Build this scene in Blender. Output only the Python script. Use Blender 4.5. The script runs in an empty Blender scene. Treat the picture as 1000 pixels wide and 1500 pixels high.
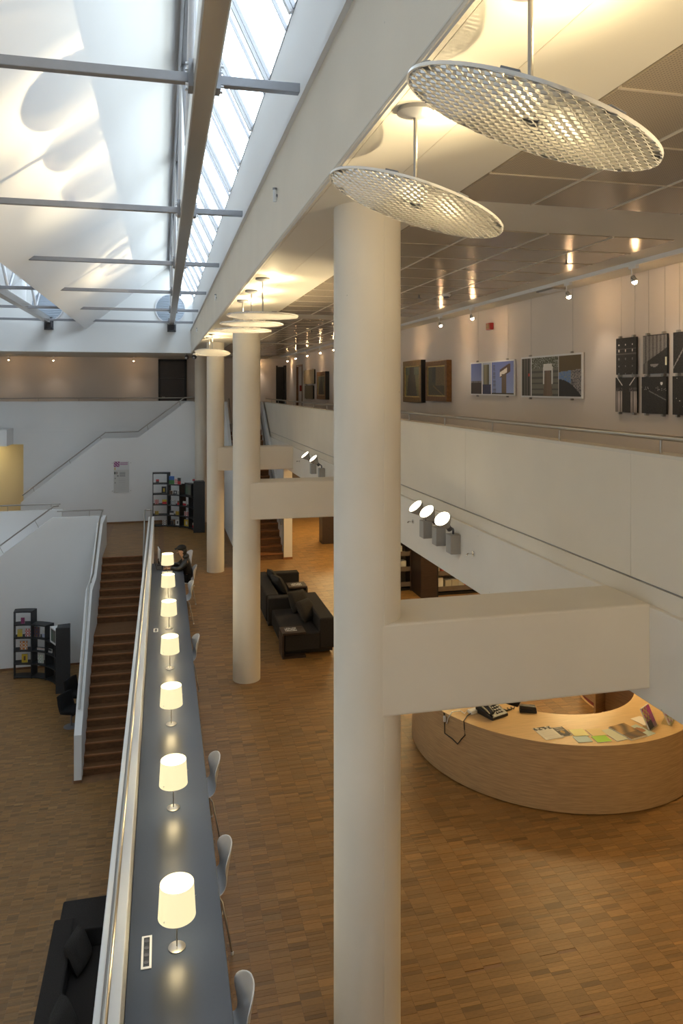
import bpy, bmesh, math, random
import numpy as np
from mathutils import Vector, Matrix
random.seed(7)
rng = np.random.default_rng(7)
C = bpy.context.scene.collection
SC = bpy.context.scene
PI = math.pi

# ------------------------------------------------------------------ camera, sky, lights, exposure
EYE = 4.64
YAW = 0.2363
cam_d = bpy.data.cameras.new('camera')
cam = bpy.data.objects.new('camera', cam_d)
C.objects.link(cam)
cam.location = (0, 0, EYE)
cam.rotation_euler = (PI / 2, 0, -YAW)
cam_d.sensor_fit = 'HORIZONTAL'
cam_d.sensor_width = 36.0
cam_d.lens = 36.0 * 1.086
cam_d.shift_y = -(750 - 569.2) / 1000.0
cam_d.clip_start = 0.05
cam_d.clip_end = 200
SC.camera = cam

SKY_STRENGTH = 6.2
SKY_COLOR = (0.81, 0.905, 1.0, 1)
world = bpy.data.worlds.new('sky')
SC.world = world
world.use_nodes = True
_bg = world.node_tree.nodes['Background']
_bg.inputs[0].default_value = SKY_COLOR
_bg.inputs[1].default_value = SKY_STRENGTH

SC.view_settings.view_transform = 'Standard'
SC.view_settings.look = 'None'
SC.view_settings.exposure = 0.38
SC.view_settings.gamma = 1.0
SC.view_settings.use_curve_mapping = False
SC.cycles.use_denoising = True
SC.cycles.max_bounces = 10
SC.cycles.diffuse_bounces = 6
SC.cycles.glossy_bounces = 4
SC.cycles.transparent_max_bounces = 12
SC.cycles.sample_clamp_indirect = 6.0
SC.cycles.caustics_reflective = False
SC.cycles.caustics_refractive = False

FLOOD_W = 1450.0       # each halogen flood on the gallery wall
DESK_LAMP_W = 7.0     # each lamp on the long counter
CANOPY_W = 5.0        # small halogen beside each disc's ceiling canopy
TRACK_W = 8.0        # each halogen on the gallery track
LIBRARY_W = 100.0     # ceiling lamps of the reading room under the gallery
WARM = (1.0, 0.79, 0.48)


def area(name, loc, size, energy, color, rot=(0, 0, 0), size_y=None):
    l = bpy.data.lights.new(name, 'AREA')
    l.shape = 'RECTANGLE'
    l.size = size
    l.size_y = size_y or size
    l.energy = energy
    l.color = color
    o = bpy.data.objects.new(name, l)
    o.location = loc
    o.rotation_euler = rot
    C.objects.link(o)
    return o


def portal(name, p_ridge, p_sill, y0, y1):
    # sampling guide over a skylight opening
    mx, mz = (p_ridge[0] + p_sill[0]) / 2, (p_ridge[1] + p_sill[1]) / 2
    dx, dz = p_sill[0] - p_ridge[0], p_sill[1] - p_ridge[1]
    L = math.hypot(dx, dz)
    n = Vector((dz, 0, -dx)).normalized()          # towards the inside
    o = area(name, (mx - n.x * .03, (y0 + y1) / 2, mz - n.z * .03), L, 1, (1, 1, 1), size_y=y1 - y0)
    zax = -n
    yax = Vector((0, 1, 0))
    xax = yax.cross(zax)
    o.matrix_world = Matrix.Translation(o.location) @ Matrix((xax, yax, zax)).transposed().to_4x4()
    o.data.cycles.is_portal = True


portal('skylight_portal', (0.34, 8.72), (0.95, 7.46), -2.4, 25.0)
portal('skylight_portal', (-3.46, 8.72), (-2.85, 7.46), -2.4, 25.0)
# ceiling lamps of the reading room below the gallery (real luminaires, above the frame)
for _x, _y in ((5.4, 4.6), (5.4, 9.2), (5.2, 14.2), (5.4, 19.0), (5.4, 23.4), (7.9, 8.0), (7.9, 13.0), (7.9, 18.0), (7.9, 23.0)):
    _p = LIBRARY_W * (0.42 if _y < 10 else .5 if 12 < _y < 15 or _x > 7 else 1.0)
    area('reading_room_lamp', (_x, _y, 2.88), 1.1, _p, (1.0, 0.72, 0.34), size_y=.5)
area('corridor_lamp', (-6.6, 28.6, 2.8), 1.2, 20, (1.0, 0.82, 0.46))
# added warm fill behind the camera, brightens tie beam and column fronts
area('near_warm_fill', (2.4, -1.9, 5.6), 1.6, 55, (1.0, .74, .42), rot=(math.radians(62), 0, math.radians(-4)), size_y=.6)


# ------------------------------------------------------------------ materials
MATS = {}


def nodes(m):
    return m.node_tree.nodes, m.node_tree.links


def mat(name, color, rough=.6, metal=0., noise=None, bump=None, spec=.5, coat=0.0):
    """principled; noise=(scale, amount[, stretch]) varies the colour, bump=(scale, strength)"""
    m = bpy.data.materials.new(name)
    m.use_nodes = True
    N, L = nodes(m)
    b = N['Principled BSDF']
    b.inputs['Base Color'].default_value = (*color, 1)
    b.inputs['Roughness'].default_value = rough
    b.inputs['Metallic'].default_value = metal
    b.inputs['Specular IOR Level'].default_value = spec
    if coat:
        b.inputs['Coat Weight'].default_value = coat
        b.inputs['Coat Roughness'].default_value = .15
    tc = N.new('ShaderNodeTexCoord')
    if noise:
        mp = N.new('ShaderNodeMapping')
        L.new(tc.outputs['Object'], mp.inputs[0])
        if len(noise) > 2:
            mp.inputs['Scale'].default_value = noise[2]
        n = N.new('ShaderNodeTexNoise')
        n.inputs['Scale'].default_value = noise[0]
        n.inputs['Detail'].default_value = 5
        L.new(mp.outputs[0], n.inputs['Vector'])
        r = N.new('ShaderNodeMapRange')
        r.inputs['From Min'].default_value = .3
        r.inputs['From Max'].default_value = .7
        r.inputs['To Min'].default_value = 1 - noise[1]
        r.inputs['To Max'].default_value = 1 + noise[1]
        L.new(n.outputs['Fac'], r.inputs['Value'])
        mx = N.new('ShaderNodeVectorMath')
        mx.operation = 'SCALE'
        mx.inputs[0].default_value = color
        L.new(r.outputs[0], mx.inputs['Scale'])
        L.new(mx.outputs[0], b.inputs['Base Color'])
    if bump:
        n2 = N.new('ShaderNodeTexNoise')
        n2.inputs['Scale'].default_value = bump[0]
        n2.inputs['Detail'].default_value = 4
        L.new(tc.outputs['Object'], n2.inputs['Vector'])
        bp = N.new('ShaderNodeBump')
        bp.inputs['Strength'].default_value = bump[1]
        bp.inputs['Distance'].default_value = .004
        L.new(n2.outputs['Fac'], bp.inputs['Height'])
        L.new(bp.outputs[0], b.inputs['Normal'])
    MATS[name] = m
    return m


def mat_concrete(name, color):
    """painted concrete with faint blotches and scattered pores"""
    m = mat(name, color, .62, noise=(1.3, .035), bump=(70, .12), spec=.3)
    N, L = nodes(m)
    b = N['Principled BSDF']
    tc = N['Texture Coordinate']
    v = N.new('ShaderNodeTexVoronoi')
    v.inputs['Scale'].default_value = 3.4
    L.new(tc.outputs['Object'], v.inputs['Vector'])
    r = N.new('ShaderNodeMapRange')
    r.inputs['From Min'].default_value = .012
    r.inputs['From Max'].default_value = .022
    r.inputs['To Min'].default_value = .55
    r.inputs['To Max'].default_value = 1
    L.new(v.outputs['Distance'], r.inputs['Value'])
    src = b.inputs['Base Color'].links[0].from_socket
    mx = N.new('ShaderNodeVectorMath')
    mx.operation = 'SCALE'
    L.new(src, mx.inputs[0])
    L.new(r.outputs[0], mx.inputs['Scale'])
    L.new(mx.outputs[0], b.inputs['Base Color'])
    return m


def mat_emit(name, color, strength, base=None):
    m = mat(name, base or color, .5)
    b = m.node_tree.nodes['Principled BSDF']
    b.inputs['Emission Color'].default_value = (*color, 1)
    b.inputs['Emission Strength'].default_value = strength
    return m


def mat_attr(name, rough=.5, grain=None, spec=.5, attr='Col', bump=None):
    """colour from the mesh's own colour attribute (one flat tone per piece, or print)"""
    m = mat(name, (.5, .5, .5), rough, spec=spec)
    N, L = nodes(m)
    b = N['Principled BSDF']
    a = N.new('ShaderNodeAttribute')
    a.attribute_name = attr
    out = a.outputs['Color']
    if grain:
        tc = N['Texture Coordinate']
        mp = N.new('ShaderNodeMapping')
        mp.inputs['Scale'].default_value = grain[2]
        L.new(tc.outputs['Object'], mp.inputs[0])
        n = N.new('ShaderNodeTexNoise')
        n.inputs['Scale'].default_value = grain[0]
        n.inputs['Detail'].default_value = 4
        L.new(mp.outputs[0], n.inputs['Vector'])
        r = N.new('ShaderNodeMapRange')
        r.inputs['From Min'].default_value = .3
        r.inputs['From Max'].default_value = .7
        r.inputs['To Min'].default_value = 1 - grain[1]
        r.inputs['To Max'].default_value = 1 + grain[1]
        L.new(n.outputs['Fac'], r.inputs['Value'])
        mx = N.new('ShaderNodeVectorMath')
        mx.operation = 'SCALE'
        L.new(out, mx.inputs[0])
        L.new(r.outputs[0], mx.inputs['Scale'])
        out = mx.outputs[0]
    L.new(out, b.inputs['Base Color'])
    return m


mat_concrete('concrete_cream', (.76, .70, .59))
mat_concrete('concrete_white', (.78, .74, .66))
mat('wall_white', (.76, .77, .77), .45, noise=(.7, .02), bump=(90, .05), spec=.35)
mat('wall_sail', (.74, .745, .75), .6, noise=(.5, .015), spec=.3)
mat('wall_gallery', (.68, .625, .57), .7, noise=(.8, .02), bump=(120, .05), spec=.3)
mat('wall_yellow', (.86, .74, .46), .7, noise=(.8, .02))
mat('ceiling_smooth', (.70, .66, .57), .6, noise=(.9, .02), spec=.3)
mat('ceiling_grid', (.66, .60, .50), .5)
mat('ceiling_seam', (.50, .43, .34), .4)
mat('steel_grey', (.23, .232, .25), .38, .35, noise=(14, .04))
mat('steel_tube', (.52, .49, .45), .24, .75, noise=(6, .03))
mat('steel_dark', (.10, .10, .115), .45, .4)
mat('steel_white', (.72, .73, .76), .4)
mat('stainless', (.42, .40, .37), .33, .95)
mat('chrome', (.75, .75, .76), .12, 1.0)
mat('gold_edge', (.55, .42, .16), .35, .8, noise=(20, .2))
mat('table_top', (.032, .042, .066), .32, noise=(60, .03), spec=.4)
mat('table_side', (.16, .165, .18), .5)
mat('black_plastic', (.012, .012, .013), .35)
mat('black_shelf', (.020, .022, .025), .5, noise=(40, .1))
mat('white_plastic', (.75, .76, .77), .35)
mat('chair_shell', (.62, .62, .64), .35, noise=(10, .02))
mat('fabric_dark', (.030, .026, .024), .9, noise=(90, .2), bump=(400, .25), spec=.2)
mat('fabric_pillow', (.040, .036, .033), .9, noise=(90, .25), bump=(300, .3), spec=.2)
mat('fabric_black', (.008, .008, .009), .8, bump=(300, .2), spec=.25)
mat('leather_jacket', (.012, .011, .011), .42, noise=(30, .2))
mat('skin', (.36, .20, .13), .5)
mat('hair', (.008, .007, .006), .5)
mat('wood_dark', (.034, .019, .013), .45, noise=(8, .25, (1, 1, 9)))
mat('wood_step', (.15, .072, .030), .6, noise=(9, .28, (1, 10, 3)), spec=.25)
mat('wood_nosing', (.26, .105, .034), .4, noise=(9, .2, (1, 12, 12)))
mat('wood_base', (.20, .10, .045), .45, noise=(7, .2, (1, 1, 10)))
mat('beech_front', (.46, .31, .165), .36, noise=(5, .2, (1, 1, 22)), coat=.15)
mat('beech_top', (.60, .41, .20), .3, noise=(4, .10, (1, 14, 1)), coat=.2)
mat('red_panel', (.14, .018, .02), .5)
mat('frame_gold', (.19, .11, .035), .4, .3, noise=(30, .35))
mat('frame_brown', (.17, .075, .022), .45, noise=(30, .3))
mat('frame_black', (.010, .009, .009), .5)
mat('red_plastic', (.28, .01, .012), .4)
mat('flood_grey', (.33, .32, .30), .45, noise=(20, .04))
mat('door_brown', (.060, .050, .046), .5, noise=(6, .08))
mat('door_black', (.008, .008, .009), .5)
mat('disc_mesh', (.32, .305, .275), .42, .2)
mat('disc_rim', (.74, .72, .68), .3, .5)
mat('louvre', (.40, .45, .52), .4, .3)
mat('paper', (.78, .77, .72), .6)
mat('shelf_tan', (.13, .10, .08), .55, noise=(12, .08))
mat('lino', (.16, .13, .11), .6)
mat_attr('print', .35)
mat_attr('print_matt', .6)
mat_attr('parquet', .42, grain=(10, .16, (2, 22, 1)), spec=.45)
mat_emit('bulb', (1.0, .62, .30), 160)
mat_emit('flood_glass', (1.0, .86, .60), 9)
mat_emit('led', (1.0, .9, .7), 4)

# ceiling panel: fine perforation, satin
_m = mat('ceiling_panel', (.46, .385, .29), .22, .25, spec=.6)
N_, L_ = nodes(_m)
_tc = N_['Texture Coordinate']
_v = N_.new('ShaderNodeTexVoronoi')
_v.inputs['Scale'].default_value = 70
_v.inputs['Randomness'].default_value = 0
L_.new(_tc.outputs['Object'], _v.inputs['Vector'])
_r = N_.new('ShaderNodeMapRange')
_r.inputs['From Min'].default_value = .2
_r.inputs['From Max'].default_value = .35
_r.inputs['To Min'].default_value = .62
_r.inputs['To Max'].default_value = 1.08
L_.new(_v.outputs['Distance'], _r.inputs['Value'])
_s = N_.new('ShaderNodeVectorMath')
_s.operation = 'SCALE'
_s.inputs[0].default_value = (.46, .385, .29)
L_.new(_r.outputs[0], _s.inputs['Scale'])
L_.new(_s.outputs[0], N_['Principled BSDF'].inputs['Base Color'])

# clear glass: thin pane
_m = bpy.data.materials.new('glass')
_m.use_nodes = True
N_, L_ = nodes(_m)
N_.remove(N_['Principled BSDF'])
_tr = N_.new('ShaderNodeBsdfTransparent')
_tr.inputs[0].default_value = (.93, .96, .97, 1)
_gl = N_.new('ShaderNodeBsdfGlossy')
_gl.inputs['Roughness'].default_value = .02
_mx = N_.new('ShaderNodeMixShader')
_mx.inputs[0].default_value = .06
L_.new(_tr.outputs[0], _mx.inputs[1])
L_.new(_gl.outputs[0], _mx.inputs[2])
L_.new(_mx.outputs[0], N_['Material Output'].inputs[0])
MATS['glass'] = _m

# lampshade: opal, glowing
_m = bpy.data.materials.new('lamp_shade')
_m.use_nodes = True
N_, L_ = nodes(_m)
_b = N_['Principled BSDF']
_b.inputs['Base Color'].default_value = (.30, .27, .16, 1)
_b.inputs['Roughness'].default_value = .55
_b.inputs['Emission Color'].default_value = (1.0, .88, .52, 1)
_b.inputs['Emission Strength'].default_value = .72
MATS['lamp_shade'] = _m
mat_emit('lamp_inside', (1.0, .93, .72), 3.2)


# ------------------------------------------------------------------ mesh building
class MB:
    def __init__(s):
        s.v, s.f = [], []

    def add(s, vs, fs):
        b = len(s.v)
        s.v += [tuple(p) for p in vs]
        s.f += [tuple(i + b for i in f) for f in fs]
        return s

    def box(s, x0, x1, y0, y1, z0, z1):
        vs = [(x, y, z) for z in (z0, z1) for y in (y0, y1) for x in (x0, x1)]
        return s.add(vs, [(0, 2, 3, 1), (4, 5, 7, 6), (0, 1, 5, 4), (2, 6, 7, 3), (0, 4, 6, 2), (1, 3, 7, 5)])

    def obox(s, c, size, M=None):
        a, b, d = size[0] / 2, size[1] / 2, size[2] / 2
        vs = [Vector((x, y, z)) for z in (-d, d) for y in (-b, b) for x in (-a, a)]
        if M is not None:
            vs = [M @ p for p in vs]
        vs = [p + Vector(c) for p in vs]
        return s.add(vs, [(0, 2, 3, 1), (4, 5, 7, 6), (0, 1, 5, 4), (2, 6, 7, 3), (0, 4, 6, 2), (1, 3, 7, 5)])

    def tube(s, pts, r, n=10, caps=True, r2=None):
        pts = [Vector(p) for p in pts]
        rings = []
        up = None
        for i, p in enumerate(pts):
            if i == 0:
                t = pts[1] - p
            elif i == len(pts) - 1:
                t = p - pts[i - 1]
            else:
                t = (pts[i + 1] - p).normalized() + (p - pts[i - 1]).normalized()
            t.normalize()
            if up is None:
                up = Vector((0, 0, 1)) if abs(t.z) < .9 else Vector((1, 0, 0))
            a = t.cross(up)
            if a.length < 1e-4:
                up = Vector((0, 1, 0))
                a = t.cross(up)
            a.normalize()
            b = t.cross(a).normalized()
            k = 1.0
            if 0 < i < len(pts) - 1:
                c = (p - pts[i - 1]).normalized().dot(t)
                k = 1 / max(c, .6)
            rr = r if r2 is None else r + (r2 - r) * i / (len(pts) - 1)
            rings.append([p + (a * math.cos(q) + b * math.sin(q)) * rr * (k if 0 else 1) for q in [2 * PI * j / n for j in range(n)]])
        vs = [q for g in rings for q in g]
        fs = []
        for i in range(len(rings) - 1):
            for j in range(n):
                k = (j + 1) % n
                fs.append((i * n + j, i * n + k, (i + 1) * n + k, (i + 1) * n + j))
        if caps:
            fs.append(tuple(range(n - 1, -1, -1)))
            fs.append(tuple((len(rings) - 1) * n + j for j in range(n)))
        return s.add(vs, fs)

    def lathe(s, prof, n=24, c=(0, 0, 0), close=False):
        vs = []
        for r, z in prof:
            for j in range(n):
                a = 2 * PI * j / n
                vs.append((c[0] + r * math.cos(a), c[1] + r * math.sin(a), c[2] + z))
        fs = []
        m = len(prof)
        for i in range(m - 1 + (1 if close else 0)):
            i2 = (i + 1) % m
            for j in range(n):
                k = (j + 1) % n
                fs.append((i * n + j, i * n + k, i2 * n + k, i2 * n + j))
        if not close:
            fs.append(tuple(range(n - 1, -1, -1)))
            fs.append(tuple((m - 1) * n + j for j in range(n)))
        return s.add(vs, fs)

    def prism(s, poly, axis, a, b):
        """poly: 2-D points; axis 'x': (y,z), 'y': (x,z), 'z': (x,y); extruded a..b"""
        def P(p, t):
            return {'x': (t, p[0], p[1]), 'y': (p[0], t, p[1]), 'z': (p[0], p[1], t)}[axis]
        n = len(poly)
        vs = [P(p, a) for p in poly] + [P(p, b) for p in poly]
        fs = [tuple(range(n)), tuple(range(2 * n - 1, n - 1, -1))]
        for i in range(n):
            j = (i + 1) % n
            fs.append((i, n + i, n + j, j))
        return s.add(vs, fs)

    def arc(s, c, r0, r1, a0, a1, z0, z1, n=24):
        """annular sector block"""
        vs = []
        for i in range(n + 1):
            a = a0 + (a1 - a0) * i / n
            ca, sa = math.cos(a), math.sin(a)
            for r, z in ((r0, z0), (r1, z0), (r1, z1), (r0, z1)):
                vs.append((c[0] + r * ca, c[1] + r * sa, z))
        fs = []
        for i in range(n):
            for j in range(4):
                k = (j + 1) % 4
                fs.append((i * 4 + j, i * 4 + k, i * 4 + 4 + k, i * 4 + 4 + j))
        fs.append((0, 3, 2, 1))
        fs.append((n * 4, n * 4 + 1, n * 4 + 2, n * 4 + 3))
        return s.add(vs, fs)

    def sphere(s, c, r, n=16, m=10, sc=(1, 1, 1)):
        vs = [(c[0], c[1], c[2] + r * sc[2])]
        for i in range(1, m):
            t = PI * i / m
            for j in range(n):
                a = 2 * PI * j / n
                vs.append((c[0] + r * sc[0] * math.sin(t) * math.cos(a), c[1] + r * sc[1] * math.sin(t) * math.sin(a), c[2] + r * sc[2] * math.cos(t)))
        vs.append((c[0], c[1], c[2] - r * sc[2]))
        fs = [(0, 1 + j, 1 + (j + 1) % n) for j in range(n)]
        for i in range(m - 2):
            for j in range(n):
                k = (j + 1) % n
                fs.append((1 + i * n + j, 1 + (i + 1) * n + j, 1 + (i + 1) * n + k, 1 + i * n + k))
        l = len(vs) - 1
        fs += [(l, 1 + (m - 2) * n + (j + 1) % n, 1 + (m - 2) * n + j) for j in range(n)]
        return s.add(vs, fs)


def origin(o):
    v = Vector((0, 0, 0))
    while o is not None:
        v += o.location
        o = o.parent
    return v


def make_mesh(name, mb, m, smooth=None):
    me = bpy.data.meshes.new(name)
    me.from_pydata(mb.v, [], mb.f)
    bm = bmesh.new()
    bm.from_mesh(me)
    bmesh.ops.recalc_face_normals(bm, faces=bm.faces)
    bm.to_mesh(me)
    bm.free()
    if m is not None:
        me.materials.append(MATS[m] if isinstance(m, str) else m)
    if smooth:
        me.shade_smooth()
        me.set_sharp_from_angle(angle=math.radians(smooth))
    return me


def obj(name, mb, m, parent=None, smooth=None, bevel=None, local=False):
    """one mesh object; world coordinates unless local"""
    me = make_mesh(name, mb, m, smooth)
    o = bpy.data.objects.new(name, me)
    C.objects.link(o)
    if parent is not None:
        o.parent = parent
        if not local:
            me.transform(Matrix.Translation(-origin(parent)))
    if bevel:
        b = o.modifiers.new('bevel', 'BEVEL')
        b.width = bevel
        b.segments = 2
        b.limit_method = 'ANGLE'
    return o


def shared(name, me, parent, loc, rot=None):
    o = bpy.data.objects.new(name, me)
    C.objects.link(o)
    o.parent = parent
    o.location = loc
    if rot:
        o.rotation_euler = rot
    return o


def tag(o, label=None, cat=None, group=None, kind=None):
    if label:
        o['label'] = label
    if cat:
        o['category'] = cat
    if group:
        o['group'] = group
    if kind:
        o['kind'] = kind
    return o


def thing(name, label, cat, loc=(0, 0, 0), rz=0, group=None):
    o = bpy.data.objects.new(name, None)
    o.empty_display_size = .1
    C.objects.link(o)
    o.location = loc
    o.rotation_euler = (0, 0, rz)
    return tag(o, label, cat, group)


def struct(name, mb, m, label, **k):
    return tag(obj(name, mb, m, **k), label, None, None, 'structure')


def dup(root, loc, rz=None, label=None, rot=None):
    r = root.copy()
    C.objects.link(r)
    r.location = loc
    if rz is not None:
        r.rotation_euler = (0, 0, rz)
    if rot is not None:
        r.rotation_euler = rot
    if label:
        r['label'] = label
    for ch in list(root.children):
        c = ch.copy()
        C.objects.link(c)
        c.parent = r
        for g in list(ch.children):
            d = g.copy()
            C.objects.link(d)
            d.parent = c
    return r


def grid_print(name, org, ux, uy, nx, ny, fn, m='print', parent=None, local=False):
    """flat print: a grid of small quads, each with its own ink colour; fn(u, v) -> (r, g, b)"""
    org, ux, uy = np.array(org, float), np.array(ux, float), np.array(uy, float)
    if parent is not None and not local:
        org = org - np.array(origin(parent))
    vs, fs, cols = [], [], []
    for j in range(ny + 1):
        for i in range(nx + 1):
            vs.append(tuple(org + ux * (i / nx) + uy * (j / ny)))
    for j in range(ny):
        for i in range(nx):
            a = j * (nx + 1) + i
            fs.append((a, a + 1, a + nx + 2, a + nx + 1))
            c = fn((i + .5) / nx, (j + .5) / ny)
            cols.append((*c, 1.0))
    me = bpy.data.meshes.new(name)
    me.from_pydata(vs, [], fs)
    at = me.color_attributes.new('Col', 'FLOAT_COLOR', 'CORNER')
    at.data.foreach_set('color', np.repeat(np.array(cols, np.float32), 4, axis=0).ravel())
    me.materials.append(MATS[m])
    o = bpy.data.objects.new(name, me)
    C.objects.link(o)
    if parent is not None:
        o.parent = parent
    return o


# ------------------------------------------------------------------ the building
ZL = -3.44            # lower hall floor
ZG = 3.27             # gallery floor
ZC = 5.82             # gallery ceiling
YE = 25.0             # end wall of the skylight
XW = 4.68             # picture wall


def staves(name, x0, x1, y0, y1, z, parent, tone, holes=()):
    """industrial parquet: strips along y, short staves across them, each a low block with its own tone"""
    w = .165
    boxes = []
    nx = int((x1 - x0) / w)
    for i in range(nx):
        xa = x0 + i * w
        y = y0 - rng.random() * .05
        n = int((y1 - y0) / .036) + 4
        hs = rng.choice([.030, .036, .045, .060, .075], size=n, p=[.25, .25, .2, .15, .15])
        ys = y + np.concatenate([[0], np.cumsum(hs)])
        ok = (ys[1:] <= y1 + .03)
        for a, b in zip(ys[:-1][ok], ys[1:][ok]):
            xm, ym = xa + w / 2, (a + b) / 2
            skip = False
            for hx0, hx1, hy0, hy1 in holes:
                if hx0 < xm < hx1 and hy0 < ym < hy1:
                    skip = True
                    break
            if not skip:
                boxes.append((xa, xa + w - .0014, a, b - .0014))
    B = np.array(boxes)
    n = len(B)
    dz = rng.uniform(-.0006, .0006, n)
    vs = np.zeros((n, 8, 3), np.float32)
    vs[:, [0, 3, 4, 7], 0] = B[:, [0]]
    vs[:, [1, 2, 5, 6], 0] = B[:, [1]]
    vs[:, [0, 1, 4, 5], 1] = B[:, [2]]
    vs[:, [2, 3, 6, 7], 1] = B[:, [3]]
    vs[:, :4, 2] = (z + dz)[:, None]
    vs[:, 4:, 2] = z - .006
    quad = np.array([(0, 1, 2, 3), (0, 4, 5, 1), (1, 5, 6, 2), (2, 6, 7, 3), (3, 7, 4, 0)])
    fs = (np.arange(n)[:, None, None] * 8 + quad[None]).reshape(-1, 4)
    t = rng.normal(0, 1, n)
    k = np.clip(1 + .15 * t, .62, 1.45)
    warm = rng.normal(0, .03, n)
    col = np.stack([tone[0] * k * (1 + warm), tone[1] * k, tone[2] * k * (1 - 2 * warm), np.ones(n)], 1).astype(np.float32)
    me = bpy.data.meshes.new(name)
    me.vertices.add(n * 8)
    me.vertices.foreach_set('co', vs.ravel())
    me.loops.add(len(fs) * 4)
    me.loops.foreach_set('vertex_index', fs.ravel().astype(np.int32))
    me.polygons.add(len(fs))
    me.polygons.foreach_set('loop_start', np.arange(len(fs), dtype=np.int32) * 4)
    me.update(calc_edges=True)
    me.shade_flat()
    at = me.color_attributes.new('Col', 'FLOAT_COLOR', 'CORNER')
    at.data.foreach_set('color', np.repeat(col, 20, axis=0).ravel())
    me.materials.append(MATS['parquet'])
    o = bpy.data.objects.new(name, me)
    C.objects.link(o)
    o.parent = parent
    return tag(o, None, None, None, 'stuff')


TONE = (.238, .126, .041)
# mid floor (with the counter) and its near staves one by one
mid = MB()
mid.box(-.385, 9.6, -2.5, 27.7, -.30, -.004)
mid.box(-1.62, -.385, 21.37, 27.7, -.30, -.004)
mid.box(-3.13, -1.62, 23.05, 27.7, -.30, -.004)
mid.box(-8.0, -3.13, 24.44, 27.7, -.30, -.004)
mid.box(-8.2, 9.6, 27.7, 29.5, -.30, -.004)
floor_mid = struct('floor', mid, 'wood_base', 'mid-level floor of short brown parquet staves beneath the round columns')
NEAR = (.52, .52 + .165 * 21, 4.92, 5.50)
staves('parquet', .025, 9.4, 3.0, 27.6, 0, floor_mid, TONE, holes=[(NEAR[0], NEAR[1], NEAR[2], NEAR[3])] + [(1.3 - .16, 1.3 + .16, 4.69 + 7.2 * i - .16, 4.69 + 7.2 * i + .16) for i in range(4)])
staves('parquet', -1.62, .025, 21.40, 26.6, 0, floor_mid, TONE, holes=[(-.385, -.235, 21, 21.35)])
_bank = {}
for i in range(21):
    y = NEAR[2]
    while y < NEAR[3] - .02:
        h = random.choice([.030, .036, .045, .060, .060])
        k = round(max(.65, min(1.4, random.gauss(1, .15))) * 8) / 8
        if (h, k) not in _bank:
            b = MB().box(0, .1636, 0, h - .0014, -.006, 0)
            me = make_mesh('parquet_stave', b, 'parquet')
            at = me.color_attributes.new('Col', 'FLOAT_COLOR', 'CORNER')
            at.data.foreach_set('color', [TONE[0] * k, TONE[1] * k, TONE[2] * k, 1.0] * len(me.loops))
            _bank[(h, k)] = me
        shared('parquet_stave', _bank[(h, k)], floor_mid, (NEAR[0] + i * .165, y, random.uniform(-.0006, .0006)))
        y += h
# lower hall floor
low = MB().box(-8.0, -.385, -2.5, 23.0, ZL - .3, ZL - .004)
floor_low = struct('floor', low, 'wood_base', 'lower hall floor of short brown parquet staves left of the stair')
staves('parquet', -6.6, -.40, 5.5, 22.9, ZL, floor_low, TONE, holes=[(-1.77, -.385, 16.0, 22.9)])

# ceiling over the gallery: smooth strip, cross bands, perforated panels between them
cs = MB().box(-8.0, .94, 25.28, 31.0, ZC + .004, ZC + .32)
cs.box(.94, 9.6, -2.5, 31.0, ZC + .004, ZC + .32)
#.box(.94, 9.6, -2.5, 31.0, ZC + .004, ZC + .32)
ceil = struct('ceiling', cs, 'ceiling_grid', 'gallery ceiling with smooth lit strip along the atrium edge and brown panels')
strip = MB().box(.94, 1.72, -2.5, 29.3, ZC - .006, ZC + .004)
for i in range(4):
    yb = 4.685 + 7.2 * i
    strip.box(1.72, 3.93, yb - .385, yb + .385, ZC - .006, ZC + .004)
strip.box(3.93, XW, -2.5, 29.3, ZC - .006, ZC + .004)
strip.box(-8.0, .94, 25.28, 29.2, ZC - .006, ZC + .004)
obj('smooth_band', strip, 'ceiling_smooth', ceil)
sm = MB().box(1.268, 1.274, -2.5, 25, ZC - .008, ZC - .005)
obj('strip_joint', sm, 'ceiling_grid', ceil)
pw = (3.93 - 1.72) / 4
plen = (7.2 - .77) / 11
_pm = make_mesh('ceiling_panel', MB().box(.010, pw - .010, .007, plen - .007, -.016, 0), 'ceiling_panel')
grid, seam = MB(), MB()
for i in range(-1, 4):
    ya = 4.685 + 7.2 * i + .385
    for k in range(1, 4):
        grid.box(1.72 + k * pw - .007, 1.72 + k * pw + .007, max(ya, -2.4), ya + 11 * plen, ZC - .018, ZC + .004)
    for j in range(1, 11):
        seam.box(1.72, 3.93, ya + j * plen - .006, ya + j * plen + .006, ZC - .0165, ZC + .004)
obj('grid', grid, 'ceiling_grid', ceil)['kind'] = 'stuff'
obj('seam', seam, 'ceiling_seam', ceil)['kind'] = 'stuff'
for i in range(-1, 4):
    ya = 4.685 + 7.2 * i + .385
    for j in range(11):
        y = ya + j * plen
        if y < .6 or y > 25.5:
            continue
        for k in range(4):
            shared('ceiling_panel', _pm, ceil, (1.72 + k * pw, y, ZC + .004))

# atrium beam with ledge and the wall above it up to the glass
bm_ = MB().prism([(.9, ZC - .004), (.94, ZC - .004), (.94, ZC + .33), (1.30, ZC + .33), (1.30, 6.55), (.9, 6.55)], 'y', -2.5, YE)
beam = struct('wall_right', bm_, 'concrete_cream', 'long cream concrete beam above the columns beside the skylight', bevel=.012)
obj('upper_wall', MB().box(.868, .95, -2.5, YE, 6.53, 6.575).box(.95, 1.30, -2.5, YE, 6.55, 7.465), 'wall_sail', beam)
obj('chipped_edge', MB().prism([(.897, ZC + .012), (.914, ZC - .010), (.936, ZC - .008), (.936, ZC + .02), (.897, ZC + .02)], 'y', -2.5, YE), 'ceiling_smooth', beam)
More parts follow.
